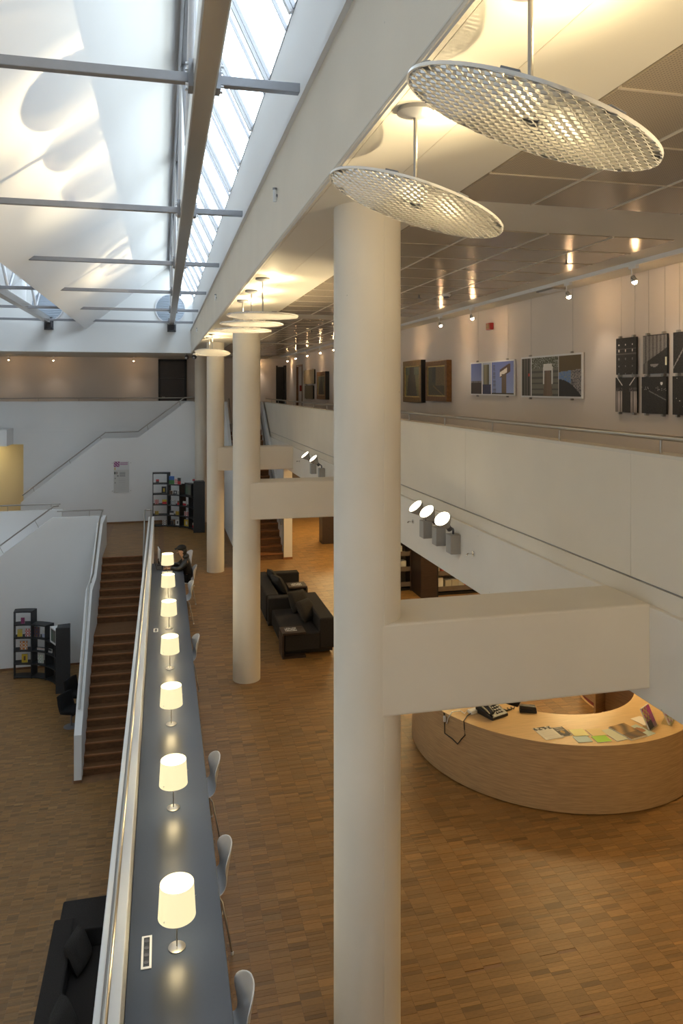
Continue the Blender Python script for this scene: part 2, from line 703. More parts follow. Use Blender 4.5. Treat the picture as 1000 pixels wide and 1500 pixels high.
# roof mass over the gallery
struct('roof', MB().box(1.30, 9.7, -2.6, 31.0, ZC + .32, 7.5), 'concrete_cream', 'solid roof above the gallery ceiling')

# columns
for i in range(4):
    y = 4.685 + 7.2 * i
    lab = ['nearest round cream column, cut by the lower edge of the picture',
           'second round cream column from the camera, beside the dark sofas',
           'third round cream column from the camera, with pendant discs at its head',
           'farthest round column, behind the curved shelf with the television'][i]
    cm = MB().lathe([(.219, 0 if i else 0), (.219, ZC - .006)], 48, (1.301, y, 0))
    if i == 0:
        _a = math.radians(-76)
        cm.tube([(1.301 + .219 * math.cos(_a), y + .219 * math.sin(_a), 0), (1.301 + .219 * math.cos(_a), y + .219 * math.sin(_a), ZC - .01)], .0025, 6)
    col = tag(obj('column', cm, 'concrete_cream', smooth=40), lab, 'column', 'round columns between mid floor and ceiling')

# tie beams from each column to the gallery
for i in range(3):
    y = 4.685 + 7.2 * i
    lab = ['near cream concrete tie beam above the reception desk',
           'middle cream concrete tie beam above the dark sofas',
           'far cream concrete tie beam before the wooden stair'][i]
    tb = MB().box(1.30, 3.27, y - .215, y + .30, 2.57, 3.155)
    tag(obj('tie_beam', tb, 'concrete_cream', bevel=.015), lab, 'beam', 'tie beams between columns and gallery')

# gallery edge: downstand wall, band, parapet
gw = MB().box(3.26, 3.5, -2.5, 24.9, 2.465, 3.135)
gal = struct('wall_gallery', gw, 'concrete_white', 'white gallery edge wall carrying the flood lights', bevel=.008)
obj('upper_band', MB().box(3.30, 3.48, -2.5, 24.9, 3.135, 3.265), 'concrete_cream', gal)
obj('groove', MB().box(3.315, 3.46, -2.5, 24.9, 3.265, 3.280), 'flood_grey', gal)
# upper parapet in cast panels with fine vertical joints
for a, b in ((-2.5, 3.9), (3.9, 4.74), (4.74, 7.77), (7.77, 10.8), (10.8, 13.9), (13.9, 17.0), (17.0, 20.1), (20.1, 24.9)):
    obj('parapet_panel', MB().box(3.30, 3.46, a + .002, b - .002, 3.280, 4.165), 'concrete_cream', gal)
obj('parapet_cap', MB().box(3.302, 3.47, -2.5, 24.9, 4.165, 4.19), 'ceiling_smooth', gal)
slab = MB().box(3.44, XW + .2, -2.5, 29.5, ZG - .2, ZG - .01)
slab.box(1.55, 3.44, 24.95, 29.5, ZG - .2, ZG - .01)
slab.box(-8, 1.55, 27.75, 29.5, ZG - .2, ZG - .01)
gfl = struct('floor', slab, 'wall_white', 'gallery floor behind the parapet rails')
obj('covering', MB().box(3.46, XW, -2.5, 29.2, ZG - .01, ZG).box(1.6, 3.46, 25.0, 29.2, ZG - .01, ZG).box(-8, 1.6, 27.9, 29.2, ZG - .01, ZG), 'lino', gfl)
struct('ceiling', MB().box(3.5, 9.6, -2.5, 27.7, 2.96, 3.06), 'ceiling_smooth', 'low ceiling of the reading room under the gallery')

# gallery picture wall and its far end
pw_ = MB().box(XW, XW + .2, -2.5, 25.2, ZG, ZC + .1)
pw_.box(XW, XW + .2, 26.3, 29.4, ZG, ZC + .1)
pw_.box(XW, XW + .2, 25.2, 26.3, 5.45, ZC + .1)
wall_pic = struct('wall_pictures', pw_, 'wall_gallery', 'long taupe gallery wall hung with pictures')
wb = MB().box(-8, 4.42, 29.2, 29.4, ZG, ZC + .1)
wb.box(4.42, 5.2, 29.22, 29.4, ZG, ZC + .1)
struct('wall_back', wb, 'wall_gallery', 'taupe back wall of the far gallery')
wd = thing('door', 'brown far gallery door with red call points, beyond the small square pictures', 'door', (XW, 25.75, ZG))
obj('leaf', MB().box(XW + .05, XW + .11, 25.24, 26.26, ZG, 5.42), 'wall_gallery', wd)
obj('frame', MB().box(XW - .02, XW + .12, 25.18, 25.25, ZG, 5.47).box(XW - .02, XW + .12, 26.25, 26.32, ZG, 5.47).box(XW - .02, XW + .12, 25.18, 26.32, 5.42, 5.48), 'frame_brown', wd)
obj('call_point', MB().box(XW - .01, XW + .05, 25.6, 25.72, 4.55, 4.75), 'red_plastic', wd)
dd = thing('door', 'black opening at the far right corner of the gallery', 'door', (4.6, 29.2, ZG))
obj('leaf', MB().box(4.42, XW - .012, 29.17, 29.2, ZG, 5.5), 'door_black', dd)
obj('frame', MB().box(4.36, 4.42, 29.15, 29.2, ZG, 5.55).box(XW - .03, XW - .001, 28.6, 29.2, ZG, 5.55), 'door_black', dd)
d1 = thing('door', 'dark brown panelled door in black frame on the far gallery', 'door', (.3, 29.2, ZG))
obj('leaf', MB().box(-.10, .80, 29.12, 29.17, ZG, 5.02).box(-.10, .80, 29.12, 29.17, 5.03, 5.68), 'door_brown', d1)
obj('frame', MB().box(-.17, -.10, 29.08, 29.2, ZG, 5.76).box(.80, .89, 29.08, 29.2, ZG, 5.76).box(-.17, .89, 29.08, 29.2, 5.68, 5.76), 'door_black', d1)
obj('handle', MB().tube([(-.03, 29.11, 4.32), (-.03, 29.06, 4.32), (.08, 29.06, 4.32)], .012, 8), 'stainless', d1)

# far end: header wall under the skylight, far parapet, stair wall
hd = MB().box(-8, .95, YE, YE + .28, ZC - .006, 9.3)
wall_end = struct('wall_end', hd, 'wall_white', 'white end wall under the skylight with two round louvres')
fp = MB().box(-4.72, 1.1, 27.7, 27.9, 0, 3.26)
fp.box(-8, -4.72, 27.7, 27.9, 2.70, 3.26)
fp.box(-8, 1.1, 27.7, 27.9, 3.28, 4.19)
fp.box(-8, 1.1, 27.72, 27.9, 3.26, 3.28)
far_par = struct('wall_far', fp, 'wall_white', 'white far wall with parapet below the far gallery')
obj('ledge_line', MB().box(-8, 1.1, 27.68, 27.7, 3.10, 3.12), 'wall_white', far_par)
struct('wall_corridor', MB().box(-9, -3.0, 29.3, 29.4, -.3, 3.0), 'wall_yellow', 'yellow lit corridor wall seen through the far left opening')
struct('trim_1', MB().box(-8, -5.05, 26.6, 27.7, 2.72, 3.27), 'wall_white', 'white dropped soffit beam above the yellow opening')
sw = MB().prism([(-4.62, 0), (1.29, 0), (1.29, 4.17), (.78, 4.17), (-.85, 2.94), (-2.01, 2.94), (-4.62, .83)], 'y', 26.6, 26.72)
struct('wall_stair', sw, 'wall_white', 'white slanted wall of the far stair rising to the right', bevel=.01)
obj('baseboard', MB().box(-4.62, 1.08, 26.585, 26.6, 0, .055), 'wood_base', bpy.data.objects['wall_stair'])

# far stair behind that wall (treads)
fs_ = thing('staircase', 'far stair rising right behind the white slanted wall', 'stair', (-4.6, 27.2, 0))
for i in range(11):
    obj('tread', MB().box(-4.5 + i * .24, -4.5 + i * .24 + .29, 26.72, 27.7, (i + 1) * .163 - .04, (i + 1) * .163), 'wood_step', fs_)
obj('landing', MB().box(-2.0, -.8, 26.72, 27.7, 1.85, 1.93), 'wood_step', fs_)
for i in range(8):
    obj('tread', MB().box(-.85 + i * .24, -.85 + i * .24 + .29, 26.72, 27.7, 1.93 + (i + 1) * .163 - .04, 1.93 + (i + 1) * .163), 'wood_step', fs_)

# outer walls and roof pieces
struct('wall_right_outer', MB().box(9.5, 9.7, -2.6, 31.0, -.3, 6.2), 'shelf_tan', 'tan outer wall of the reading room')
struct('wall_reading_room', MB().box(3.5, 9.6, 27.5, 27.7, -.3, 3.1), 'shelf_tan', 'tan end wall of the reading room')
struct('wall_near', MB().box(-8, 9.7, -2.7, -2.5, ZL - .3, 9.3), 'wall_white', 'white wall behind the camera')
struct('wall_left', MB().box(-8.2, -8.0, -2.7, 29.5, ZL - .3, 9.3), 'wall_white', 'white outer wall of the lower hall on the left')
struct('wall_far_outer', MB().box(-8.2, 9.7, 29.5, 29.7, -.4, 6.2), 'wall_white', 'outer wall behind the far gallery')


# sails: inclined white roof planes hanging from each ridge
def sail(dx, label):
    m, t = .82, .10
    xr, zr = .26 + dx, 8.72
    xl = -2.39 + dx
    zl = zr + m * (xl - xr)
    mb = MB().prism([(xl, zl), (xr, zr), (xr, zr + t * 1.3), (xl, zl + t * 1.3)], 'y', -2.5, YE)
    return struct('ceiling', mb, 'wall_sail', label)


sail(0, 'large inclined white roof plane with disc shadows')
sail(-3.79, 'second inclined white roof plane beyond the left truss')
# gutter closing between the low edge of a sail and the next sill
struct('roof', MB().prism([(-2.39, 6.66), (-2.28, 6.78), (-2.84, 7.46), (-2.95, 7.46)], 'y', -2.5, YE), 'steel_white', 'gutter wall between the two roof planes')
struct('roof', MB().box(-8.1, -6.1, -2.6, YE + .3, 6.5, 6.7), 'wall_sail', 'flat roof at the far left')


# skylights
def skylight(n, dx, label):
    xr, zr, xs, zs = .34 + dx, 8.72, .95 + dx, 7.46
    d = Vector((xs - xr, 0, zs - zr))
    L = d.length
    d.normalize()
    nrm = Vector((-d.z, 0, d.x))         # outwards
    fr = MB()
    # ridge rail and sill rail
    fr.box(xr - .05, xr + .03, -2.5, YE, zr - .04, zr + .05)
    fr.box(xs - .004, xs + .03, -2.5, YE, zs + .0, zs + .02)
    w = struct('window_%d' % n, fr, 'steel_grey', label)
    M = Matrix((d, Vector((0, 1, 0)), nrm)).transposed()
    org = Vector((xr, 0, zr))
    pitch = 1.30
    bar = make_mesh('glazing_bar', MB().obox((L / 2, 0, 0), (L, .05, .07)), 'steel_white')
    thin = make_mesh('glazing_bead', MB().obox((L / 2, 0, 0), (L, .016, .03)), 'steel_grey')
    rail = make_mesh('transom', MB().obox((0, pitch / 2, 0), (.03, pitch - .06, .035)), 'steel_grey')
    ng = MB().add([(.02, .03, .012), (L - .02, .03, .012), (L - .02, pitch - .03, .012), (.02, pitch - .03, .012),
                   (.02, .03, .020), (L - .02, .03, .020), (L - .02, pitch - .03, .020), (.02, pitch - .03, .020)],
                  [(0, 1, 2, 3), (7, 6, 5, 4), (0, 4, 5, 1), (1, 5, 6, 2), (2, 6, 7, 3), (3, 7, 4, 0)])
    pane = make_mesh('pane', ng, 'glass')
    k = 0
    y = -2.32
    while y < YE - .1:
        for nm, me, yy, off in (('glazing_bar', bar, y, 0), ('glazing_bead', thin, y + .29, 0), ('glazing_bead', thin, y - .06, 0)):
            o = shared(nm, me, w, (0, 0, 0))
            o.matrix_local = Matrix.Translation(org + Vector((0, yy, 0))) @ M.to_4x4()
        if y + pitch < YE + .3:
            o = shared('pane', pane, w, (0, 0, 0))
            o.matrix_local = Matrix.Translation(org + Vector((0, y, 0))) @ M.to_4x4()
            o = shared('transom', rail, w, (0, 0, 0))
            o.matrix_local = Matrix.Translation(org + d * (.34 + .0 * k) + Vector((0, y, 0))) @ M.to_4x4()
        y += pitch
        k += 1
    return w


skylight(1, 0, 'steep strip skylight of white panes above the beam')
skylight(2, -3.79, 'second strip skylight behind the left truss')


# roof trusses: square tube under each ridge with web members, brackets
def truss(dx, label):
    t = thing('roof_truss', label, 'truss', (.28 + dx, YE, 6.7))
    obj('chord', MB().box(.20 + dx, .36 + dx, -2.5, YE - .12, 6.70, 6.90), 'steel_tube', t, bevel=.015)
    obj('ridge_beam', MB().box(.22 + dx, .34 + dx, -2.5, YE, 8.50, 8.66), 'steel_grey', t)
    x = .26 + dx
    ys = [5.24 + 3.9 * i for i in range(-1, 5)]
    for i, y in enumerate(ys):
        obj('post', MB().box(x - .04, x + .04, y - .04, y + .04, 6.88, 8.52), 'steel_white', t)
        if y + 3.9 < YE + 1:
            obj('diagonal', MB().tube([(x - .02, y + .1, 8.48), (x - .02, y + 1.95, 6.95)], .04, 8), 'steel_white', t, smooth=50)
            obj('diagonal', MB().tube([(x - .02, y + 1.95, 6.95), (x - .02, y + 3.8, 8.48)], .035, 8), 'steel_grey', t, smooth=50)
    br = MB().box(.14 + dx, .42 + dx, YE - .02, YE, 6.50, 6.92)
    br.box(.17 + dx, .20 + dx, YE - .2, YE - .02, 6.52, 6.90).box(.36 + dx, .39 + dx, YE - .2, YE - .02, 6.52, 6.90)
    br.box(.17 + dx, .39 + dx, YE - .2, YE - .02, 6.52, 6.55)
    b = obj('bracket', br, 'steel_dark', t)
    bo = MB()
    for sx in (.155, .405):
        for z in (6.56, 6.71, 6.86):
            bo.tube([(sx + dx, YE - .02, z), (sx + dx, YE - .04, z)], .012, 6)
    obj('bolt', bo, 'steel_grey', b)['kind'] = 'stuff'
    return t


tr0 = truss(0, 'steel truss with bronze square tube beneath the near skylight ridge')
tr1 = truss(-3.79, 'steel truss beneath the far left skylight ridge')
for i in range(6):
    y = 5.24 + 3.9 * i
    if i == 5:
        y = 24.55
    labs = ['nearest grey steel tie bar across the skylight, highest in the picture', 'second grey steel tie bar across the skylight from the camera',
            'third grey steel tie bar, entering the white roof plane beside the thin disc shadow', 'fourth grey steel tie bar from the camera across the skylight',
            'fifth grey steel tie bar, next to last before the end wall', 'last grey steel tie bar, just before the white end wall']
    cb = thing('tie_bar', labs[i], 'bar', (.95, y, 6.75), group='tie bars across the skylight')
    obj('bar', MB().box(-8, .20, y - .032, y + .032, 6.75, 6.82).box(.36, .96, y - .032, y + .032, 6.75, 6.82), 'steel_grey', cb, bevel=.006)
    fl = MB().box(.17, .20, y - .07, y + .07, 6.71, 6.90).box(.36, .39, y - .07, y + .07, 6.71, 6.90)
    f = obj('flange', fl, 'steel_grey', cb)
    f['kind'] = 'stuff'
    bo = MB()
    for z in (6.73, 6.87):
        for s in (-.05, .05):
            bo.tube([(.15, y + s, z), (.17, y + s, z)], .010, 6)
            bo.tube([(.39, y + s, z), (.41, y + s, z)], .010, 6)
    obj('bolt', bo, 'steel_white', f)['kind'] = 'stuff'

# round louvres in the end wall
for dx, lab in ((0, 'round blue grey louvre in the end wall behind the bronze tube'), (-3.79, 'round blue grey louvre half hidden by the white roof plane')):
    cx, cz = .24 + dx, 7.26
    rl = thing('round_louvre', lab, 'vent', (cx, YE, cz))
    ring = MB()
    n = 48
    vs = []
    for j in range(n):
        a = 2 * PI * j / n
        for r, yy in ((.46, YE - .05), (.49, YE - .05), (.49, YE), (.46, YE)):
            vs.append((cx + r * math.cos(a), yy, cz + r * math.sin(a)))
    fs = []
    for j in range(n):
        for k in range(4):
            fs.append((j * 4 + k, j * 4 + (k + 1) % 4, ((j + 1) % n) * 4 + (k + 1) % 4, ((j + 1) % n) * 4 + k))
    ring.add(vs, fs)
    obj('frame', ring, 'steel_white', rl, smooth=40)
    for k in range(-8, 9):
        z = k * .053
        hw = math.sqrt(max(.46 ** 2 - z * z, .001))
        obj('slat', MB().obox((cx, YE - .022, cz + z), (2 * hw, .012, .062), Matrix.Rotation(-.6, 3, 'X')), 'louvre', rl)

# ------------------------------------------------------------------ main stair on the left
XS0, XS1 = -1.62, -.385
RI = 3.44 / 21
st = thing('staircase', 'long brown wooden stair descending to the lower hall between white walls', 'stair', (-1.0, 16.0, ZL))


def steps(y_top, z_top, n, tread, last):
    for i in range(n):
        y = y_top - i * tread
        z = z_top - i * RI
        # riser below nosing i, then next tread
        zn = z - RI
        obj('riser', MB().box(XS0, XS1, y - .005, y + .02, zn, z - .03), 'wood_step', st)
        obj('nosing', MB().box(XS0, XS1, y - .028, y + .03, z - .032, z), 'wood_nosing', st, bevel=.005)
        if i < n - 1 or not last:
            obj('tread', MB().box(XS0, XS1, y - tread + .03, y - .005, zn - .03, zn - .001) if (i < n - 1) else MB().box(XS0, XS1, y - .97, y - .005, zn - .03, zn - .001), 'wood_step', st)


steps(21.37, 0, 8, .236, False)
steps(21.37 - 7 * .236 - .97, -8 * RI, 13, .204, True)
und = MB().prism([(21.30, -.32), (19.7, -8 * RI - .42), (18.5, -8 * RI - .42), (16.8, ZL), (21.30, ZL)], 'x', XS0, XS1)
obj('underside', und, 'wood_dark', st)
# white side walls
lw = [(22.95, .90), (21.55, .90), (19.50, -.10), (18.40, -.12), (16.02, -2.46), (16.02, ZL + .02), (22.95, ZL + .02)]
wsl = struct('wall_stair_left', MB().prism(lw, 'x', XS0 - .15, XS0), 'wall_white', 'white stepped side wall left of the brown stair', bevel=.008)
obj('baseboard', MB().box(XS0 - .155, XS0 + .004, 16.005, 16.2, ZL, ZL + .06), 'wood_base', wsl)
wsr = struct('wall_counter', MB().box(XS1, -.235, 2.0, 21.3, ZL, 1.08), 'wall_white', 'white parapet wall along the left of the long counter', bevel=.008)
w1 = [(-1.62, .88), (-3.13, .88), (-4.53, -.16), (-7.9, -2.66), (-7.9, ZL), (-1.62, ZL)]
wl = struct('wall_lower', MB().prism(w1, 'y', 22.9, 23.05), 'wall_white', 'white wall of the lower hall behind the curved shelf, sloping down left', bevel=.008)
obj('baseboard', MB().box(-7.9, -1.78, 22.885, 22.9, ZL, ZL + .06), 'wood_base', wl)
w2 = MB().box(-7.9, -3.03, 24.3, 24.45, -.30, .895)
w2.box(-8.0, -1.62, 24.3, 24.44, ZL - .3, -.30)
w2.box(-8.0, -7.9, 24.3, 24.44, -.3, .895)
struct('wall_landing', w2, 'wall_white', 'white landing parapet beyond the lower side stair', bevel=.008)
# side stair between the two walls going down to the left
ss = thing('staircase', 'side stair going down left behind the sloping white wall', 'stair', (-3.2, 23.7, -1))
for i in range(13):
    obj('tread', MB().box(-3.13 - (i + 1) * .22, -3.13 - i * .22, 23.06, 24.29, -(i + 1) * RI - .05, -(i + 1) * RI), 'wood_step', ss)


# handrails
def rail(name, label, path, posts=(), r=.021, brk=None, parent=None, group=None):
    t = thing(name, label, 'railing', path[0], group=group)
    obj('handrail', MB().tube(path, r, 12), 'stainless', t, smooth=50)
    for a, b in posts:
        obj('post', MB().tube([a, b], .008, 8), 'stainless', t, smooth=50)
    return t


XR = -.315
pth = [(XR, 2.2, 1.165), (XR, 21.85, 1.165), (XR - .03, 21.95, 1.165), (-.47, 21.95, 1.165), (-.50, 21.85, 1.165), (-.50, 21.5, 1.0), (-.50, 19.45, -.32), (-.50, 18.5, -.32), (-.50, 16.1, -2.5)]
rail('counter_railing', 'steel handrail on the white parapet beside the long counter, looping at its far end', pth,
     [((XR, 2.8 + 1.42 * i, 1.08), (XR, 2.8 + 1.42 * i, 1.15)) for i in range(14)] + [((-.385, 20.6 - 1.5 * i, .3 - 1.02 * i), (-.50, 20.6 - 1.5 * i, .3 - 1.02 * i)) for i in range(2)])
pth = [(-3.0, 22.975, 1.06), (-1.82, 22.975, 1.06), (-1.72, 22.9, 1.06), (-1.70, 21.6, 1.02), (-1.70, 19.52, .00), (-1.70, 18.42, -.01), (-1.70, 16.35, -2.06)]
rail('stair_railing', 'steel handrail on the white side wall left of the brown stair', pth,
     [((-2.1, 22.975, .88), (-2.1, 22.975, 1.04)), ((-1.72, 22.6, .9), (-1.72, 22.6, 1.04)), ((-1.70, 20.6, .42), (-1.70, 20.6, .52)), ((-1.70, 19.0, -.1), (-1.70, 19.0, -.02)),
      ((-1.70, 17.6, -.9), (-1.70, 17.6, -.82)), ((-1.70, 16.6, -1.9), (-1.70, 16.6, -1.84))])
pth = [(-2.95, 22.975, 1.22), (-3.10, 22.975, 1.20), (-4.6, 22.975, .09), (-7.8, 22.975, -2.28)]
rail('side_stair_railing', 'steel handrail following the slope of the lower white wall', pth,
     [((-3.5, 22.975, .60), (-3.6, 22.975, .80)), ((-4.45, 22.975, -.1), (-4.55, 22.975, .09))])
rail('landing_railing', 'short steel handrail above the landing parapet', [(-7.8, 24.37, 1.07), (-3.08, 24.37, 1.07)],
     [((-3.35 - 1.25 * i, 24.37, .89), (-3.35 - 1.25 * i, 24.37, 1.06)) for i in range(4)])
pth = [(-4.58, 26.66, 1.06), (-1.92, 26.66, 3.13), (-.84, 26.66, 3.15), (.73, 26.66, 4.32), (1.1, 26.66, 4.34)]
rail('far_stair_railing', 'bent steel handrail climbing above the far slanted wall', pth,
     [((-4.2, 26.66, 1.17), (-4.24, 26.66, 1.31)), ((-3.05, 26.66, 2.1), (-3.1, 26.66, 2.2)), ((-2.05, 26.66, 2.9), (-2.1, 26.66, 2.98)), ((-.5, 26.66, 3.2), (-.53, 26.66, 3.36)), ((.6, 26.66, 4.03), (.57, 26.66, 4.18))])
rail('far_gallery_railing', 'low steel rail on the far gallery parapet', [(-7.9, 27.8, 4.30), (1.15, 27.8, 4.30)],
     [((-5.6 + 1.35 * i, 27.8, 4.19), (-5.6 + 1.35 * i, 27.8, 4.29)) for i in range(5)])
rail('gallery_railing', 'low steel rail along the gallery parapet in front of the pictures', [(3.37, -2.4, 4.30), (3.37, 24.85, 4.30)],
     [((3.37, 4.50 + 1.356 * i, 4.19), (3.37, 4.50 + 1.356 * i, 4.29)) for i in range(-1, 15)], r=.020)

# ------------------------------------------------------------------ right stair up to the gallery
rs = thing('staircase', 'reddish wooden stair rising to the gallery behind the second column', 'stair', (2.6, 20.0, 0))
n = 20
for i in range(n):
    y = 19.98 + i * .245
    z = (i + 1) * ZG / n
    obj('riser', MB().box(2.06, 3.19, y, y + .02, z - ZG / n, z - .03), 'wood_step', rs)
    obj('tread', MB().box(2.06, 3.19, y - .02, y + .26, z - .03, z), 'wood_nosing', rs)
ws = struct('wall_stair_right', MB().prism([(19.95, 0), (24.95, 0), (24.95, 4.2), (24.7, 4.2), (19.95, 1.0)], 'x', 3.19, 3.26), 'wall_white', 'white wall on the right of the reddish stair')
obj('end_post', MB().box(3.19, 3.42, 19.93, 20.1, 0, 2.465), 'concrete_cream', ws)
obj('baseboard', MB().box(3.18, 3.43, 19.92, 20.1, 0, .06), 'wood_nosing', ws)
obj('infill', MB().box(3.26, 3.42, 20.1, 24.95, 0, 2.465), 'wall_white', ws)
wsl2 = struct('wall_stair_inner', MB().prism([(19.3, 0), (25.0, 0), (25.0, 4.2), (24.6, 4.2), (22.9, 2.86), (22.3, 2.86), (19.3, .95)], 'x', 1.97, 2.06), 'wall_white', 'white inner wall on the left of the reddish stair')
obj('baseboard', MB().box(1.955, 1.97, 19.3, 25.0, 0, .055), 'wood_base', wsl2)
rail('stair_railing', 'dark steel handrail on the inner wall of the reddish stair', [(2.12, 19.5, 1.05), (2.12, 22.35, 2.95), (2.12, 22.9, 2.98), (2.12, 24.7, 4.30)],
     [((2.06, 20.6, 1.7), (2.12, 20.6, 1.76)), ((2.06, 23.4, 3.3), (2.12, 23.4, 3.33))], r=.024)
rail('stair_railing', 'steel handrail on the outer wall of the reddish stair', [(3.12, 19.95, .95), (3.12, 22.3, 2.5), (3.12, 22.9, 2.55), (3.12, 24.8, 4.2)],
     [((3.19, 20.3, 1.14), (3.12, 20.3, 1.17)), ((3.19, 21.6, 2.0), (3.12, 21.6, 2.03))], r=.024)

# ------------------------------------------------------------------ pendant discs
R = .379
a_, pwid = .0120, .046


def expanded_metal():
    mb = MB()
    row = 2 * a_
    nj = int(R / row) + 1
    seg = pwid / 4
    for j in range(-nj, nj + 1):
        yc = j * row
        ph = 1 if j % 2 else -1
        ni = int(R / seg) + 2
        run = []
        for i in range(-ni, ni + 1):
            x = i * seg
            q = i % 4
            off = (a_ if q in (0, 1) else -a_) * ph * .55
            y = yc + off
            lim = math.sqrt(max((R - .006) ** 2 - y * y, 0))
            if abs(x) > lim:
                if abs(x) - lim < seg and abs(y) < R - .01:
                    run.append((math.copysign(lim, x), y))
                continue
            run.append((x, y))
        if len(run) > 1:
            _strand(mb, run)
    return mb


def _strand(mb, pts):
    w, t = .0160, .0011
    c, s = math.cos(.62), math.sin(.62)
    vs, fs = [], []
    for x, y in pts:
        for u, v in ((-w, -t), (w, -t), (w, t), (-w, t)):
            vs.append((x, y + u * c - v * s, u * s + v * c))
    for i in range(len(pts) - 1):
        for k in range(4):
            l = (k + 1) % 4
            fs.append((i * 4 + k, i * 4 + l, i * 4 + 4 + l, i * 4 + 4 + k))
    mb.add(vs, fs)


disc_me = make_mesh('mesh_disc', expanded_metal(), 'disc_mesh')
rim_mb = MB().lathe([(R - .006, -.005), (R, -.005), (R, .005), (R - .006, .005)], 72, close=True)
rim_me = make_mesh('rim', rim_mb, 'disc_rim', 40)
clip_mb = MB()
for k in range(8):
    a = k * PI / 4 + .2
    M = Matrix.Rotation(a, 3, 'Z')
    clip_mb.obox(M @ Vector((R - .02, 0, .010)), (.024, .05, .006), M)
clip_me = make_mesh('clip', clip_mb, 'steel_grey')
hub_me = make_mesh('hub', MB().lathe([(.028, .0), (.028, .022), (.012, .05)], 16), 'steel_grey', 40)

disc_specs = [
    (0.95, -.32, .30, 'pendant disc behind the camera position, first of its row'),
    (1.951, -.316, .252, 'largest tilted pendant disc of expanded metal at the upper right'),
    (2.953, -.315, .103, 'tilted pendant disc of expanded metal before the nearest column'),
    (7.85, -.010, -.004, 'level pendant disc, nearest of the three at the second column'),
    (8.87, -.008, .0, 'level pendant disc, middle of the three at the second column'),
    (9.87, -.006, .0, 'level pendant disc, lowest in the picture of the three at the second column'),
    (16.1, -.067, -.149, 'far pendant disc hanging at the third column with bright rim'),
    (17.15, -.03, -.03, 'last pendant disc, edge on behind the far one at the third column'),
]
for y, ax, ay, lab in disc_specs:
    x, z = 1.03, 5.412
    t = thing('pendant_disc', lab, 'lamp', (x, y, z), group='pendant reflector discs')
    n0 = Vector((-ax, -ay, 1)).normalized()
    e1 = Vector((1, 0, ax)).normalized()
    e2 = n0.cross(e1)
    M = Matrix((e1, e2, n0)).transposed().to_4x4()
    for nm, me in (('mesh_disc', disc_me), ('rim', rim_me), ('clip', clip_me), ('hub', hub_me)):
        o = shared(nm, me, t, (0, 0, 0))
        o.matrix_local = M
    obj('rod', MB().tube([(0, 0, .02), (0, 0, ZC - z - .02)], .008, 10), 'stainless', t, smooth=50, local=True)
    if y > 1:
        l = bpy.data.lights.new('canopy_lamp', 'POINT')
        l.energy = CANOPY_W
        l.color = (1.0, .80, .45)
        l.shadow_soft_size = .03
        lo = bpy.data.objects.new('canopy_lamp', l)
        C.objects.link(lo)
        lo.location = (x + .11, y, ZC - .13)
    obj('canopy', MB().lathe([(.075, ZC - z - .006), (.078, ZC - z - .025), (.04, ZC - z - .04), (.012, ZC - z - .045)], 28), 'steel_grey', t, smooth=40, local=True)


# ------------------------------------------------------------------ flood lights on the gallery wall
def look(o, d):
    o.rotation_euler = Vector(d).to_track_quat('-Z', 'Y').to_euler()


fl_specs = [(8.78, 8.43, 9.87, 'farthest of the three grey flood lights on the gallery wall'), (8.33, 8.05, 8.87, 'middle of the three grey flood lights on the gallery wall'),
            (7.88, 7.58, 7.85, 'nearest of the three grey flood lights on the gallery wall'), (1.58, 1.23, 2.953, 'flood light near the camera under the tilted discs'),
            (1.13, .85, 1.951, 'second flood light near the camera under the tilted discs'), (.68, .38, .95, 'third flood light near the camera under the tilted discs'),
            (15.95, 15.52, 17.15, 'farther of the two grey flood lights above the middle tie beam'), (15.05, 14.65, 16.1, 'nearer of the two grey flood lights above the middle tie beam')]
for y, yh, ya, lab in fl_specs:
    t = thing('flood_light', lab, 'lamp', (3.26, y, 2.8), group='wall flood lights aimed at the pendant discs')
    obj('ballast_box', MB().box(3.14, 3.261, y - .075, y + .075, 2.775, 2.99), 'flood_grey', t, bevel=.006)
    pc = Vector((2.98, yh, 3.185))
    d = (Vector((1.03, ya, 5.41)) - pc).normalized()
    d = (d + Vector((0, -.50, 0))).normalized()
    obj('arm', MB().tube([(3.20, y, 2.98), (3.20, y, 3.03), (3.17, y - .06, 3.06), pc - d * .07], .013, 8).tube([pc - d * .13, pc - d * .06], .030, 12), 'steel_dark', t, smooth=50)
    zx = d.to_track_quat('Z', 'Y').to_matrix()
    h = MB().lathe([(.028, -.08), (.036, -.06), (.072, .0), (.094, .045), (.096, .064)], 28)
    h.v = [tuple(zx @ Vector(p) + pc) for p in h.v]
    obj('reflector', h, 'flood_grey', t, smooth=40)
    g = MB().lathe([(.089, .0645), (.06, .070), (.001, .073)], 28)
    g.v = [tuple(zx @ Vector(p) + pc) for p in g.v]
    obj('lens', g, 'flood_glass', t, smooth=50)
    l = bpy.data.lights.new('flood_lamp', 'SPOT')
    l.energy = FLOOD_W * (.4 if y < 3 else 1.0)
    l.color = WARM
    l.spot_size = math.radians(24)
    l.spot_blend = 1.0
    l.shadow_soft_size = .022
    lo = bpy.data.objects.new('flood_lamp', l)
    C.objects.link(lo)
    lo.location = pc + d * .10
    look(lo, (Vector((1.03, ya, 5.41)) - lo.location))
    l2 = l.copy()
    l2.energy = l.energy * .15
    l2.spot_size = math.radians(62)
    l2.spot_blend = .8
    lo2 = bpy.data.objects.new('flood_spill', l2)
    C.objects.link(lo2)
    lo2.location = lo.location
    lo2.rotation_euler = lo.rotation_euler

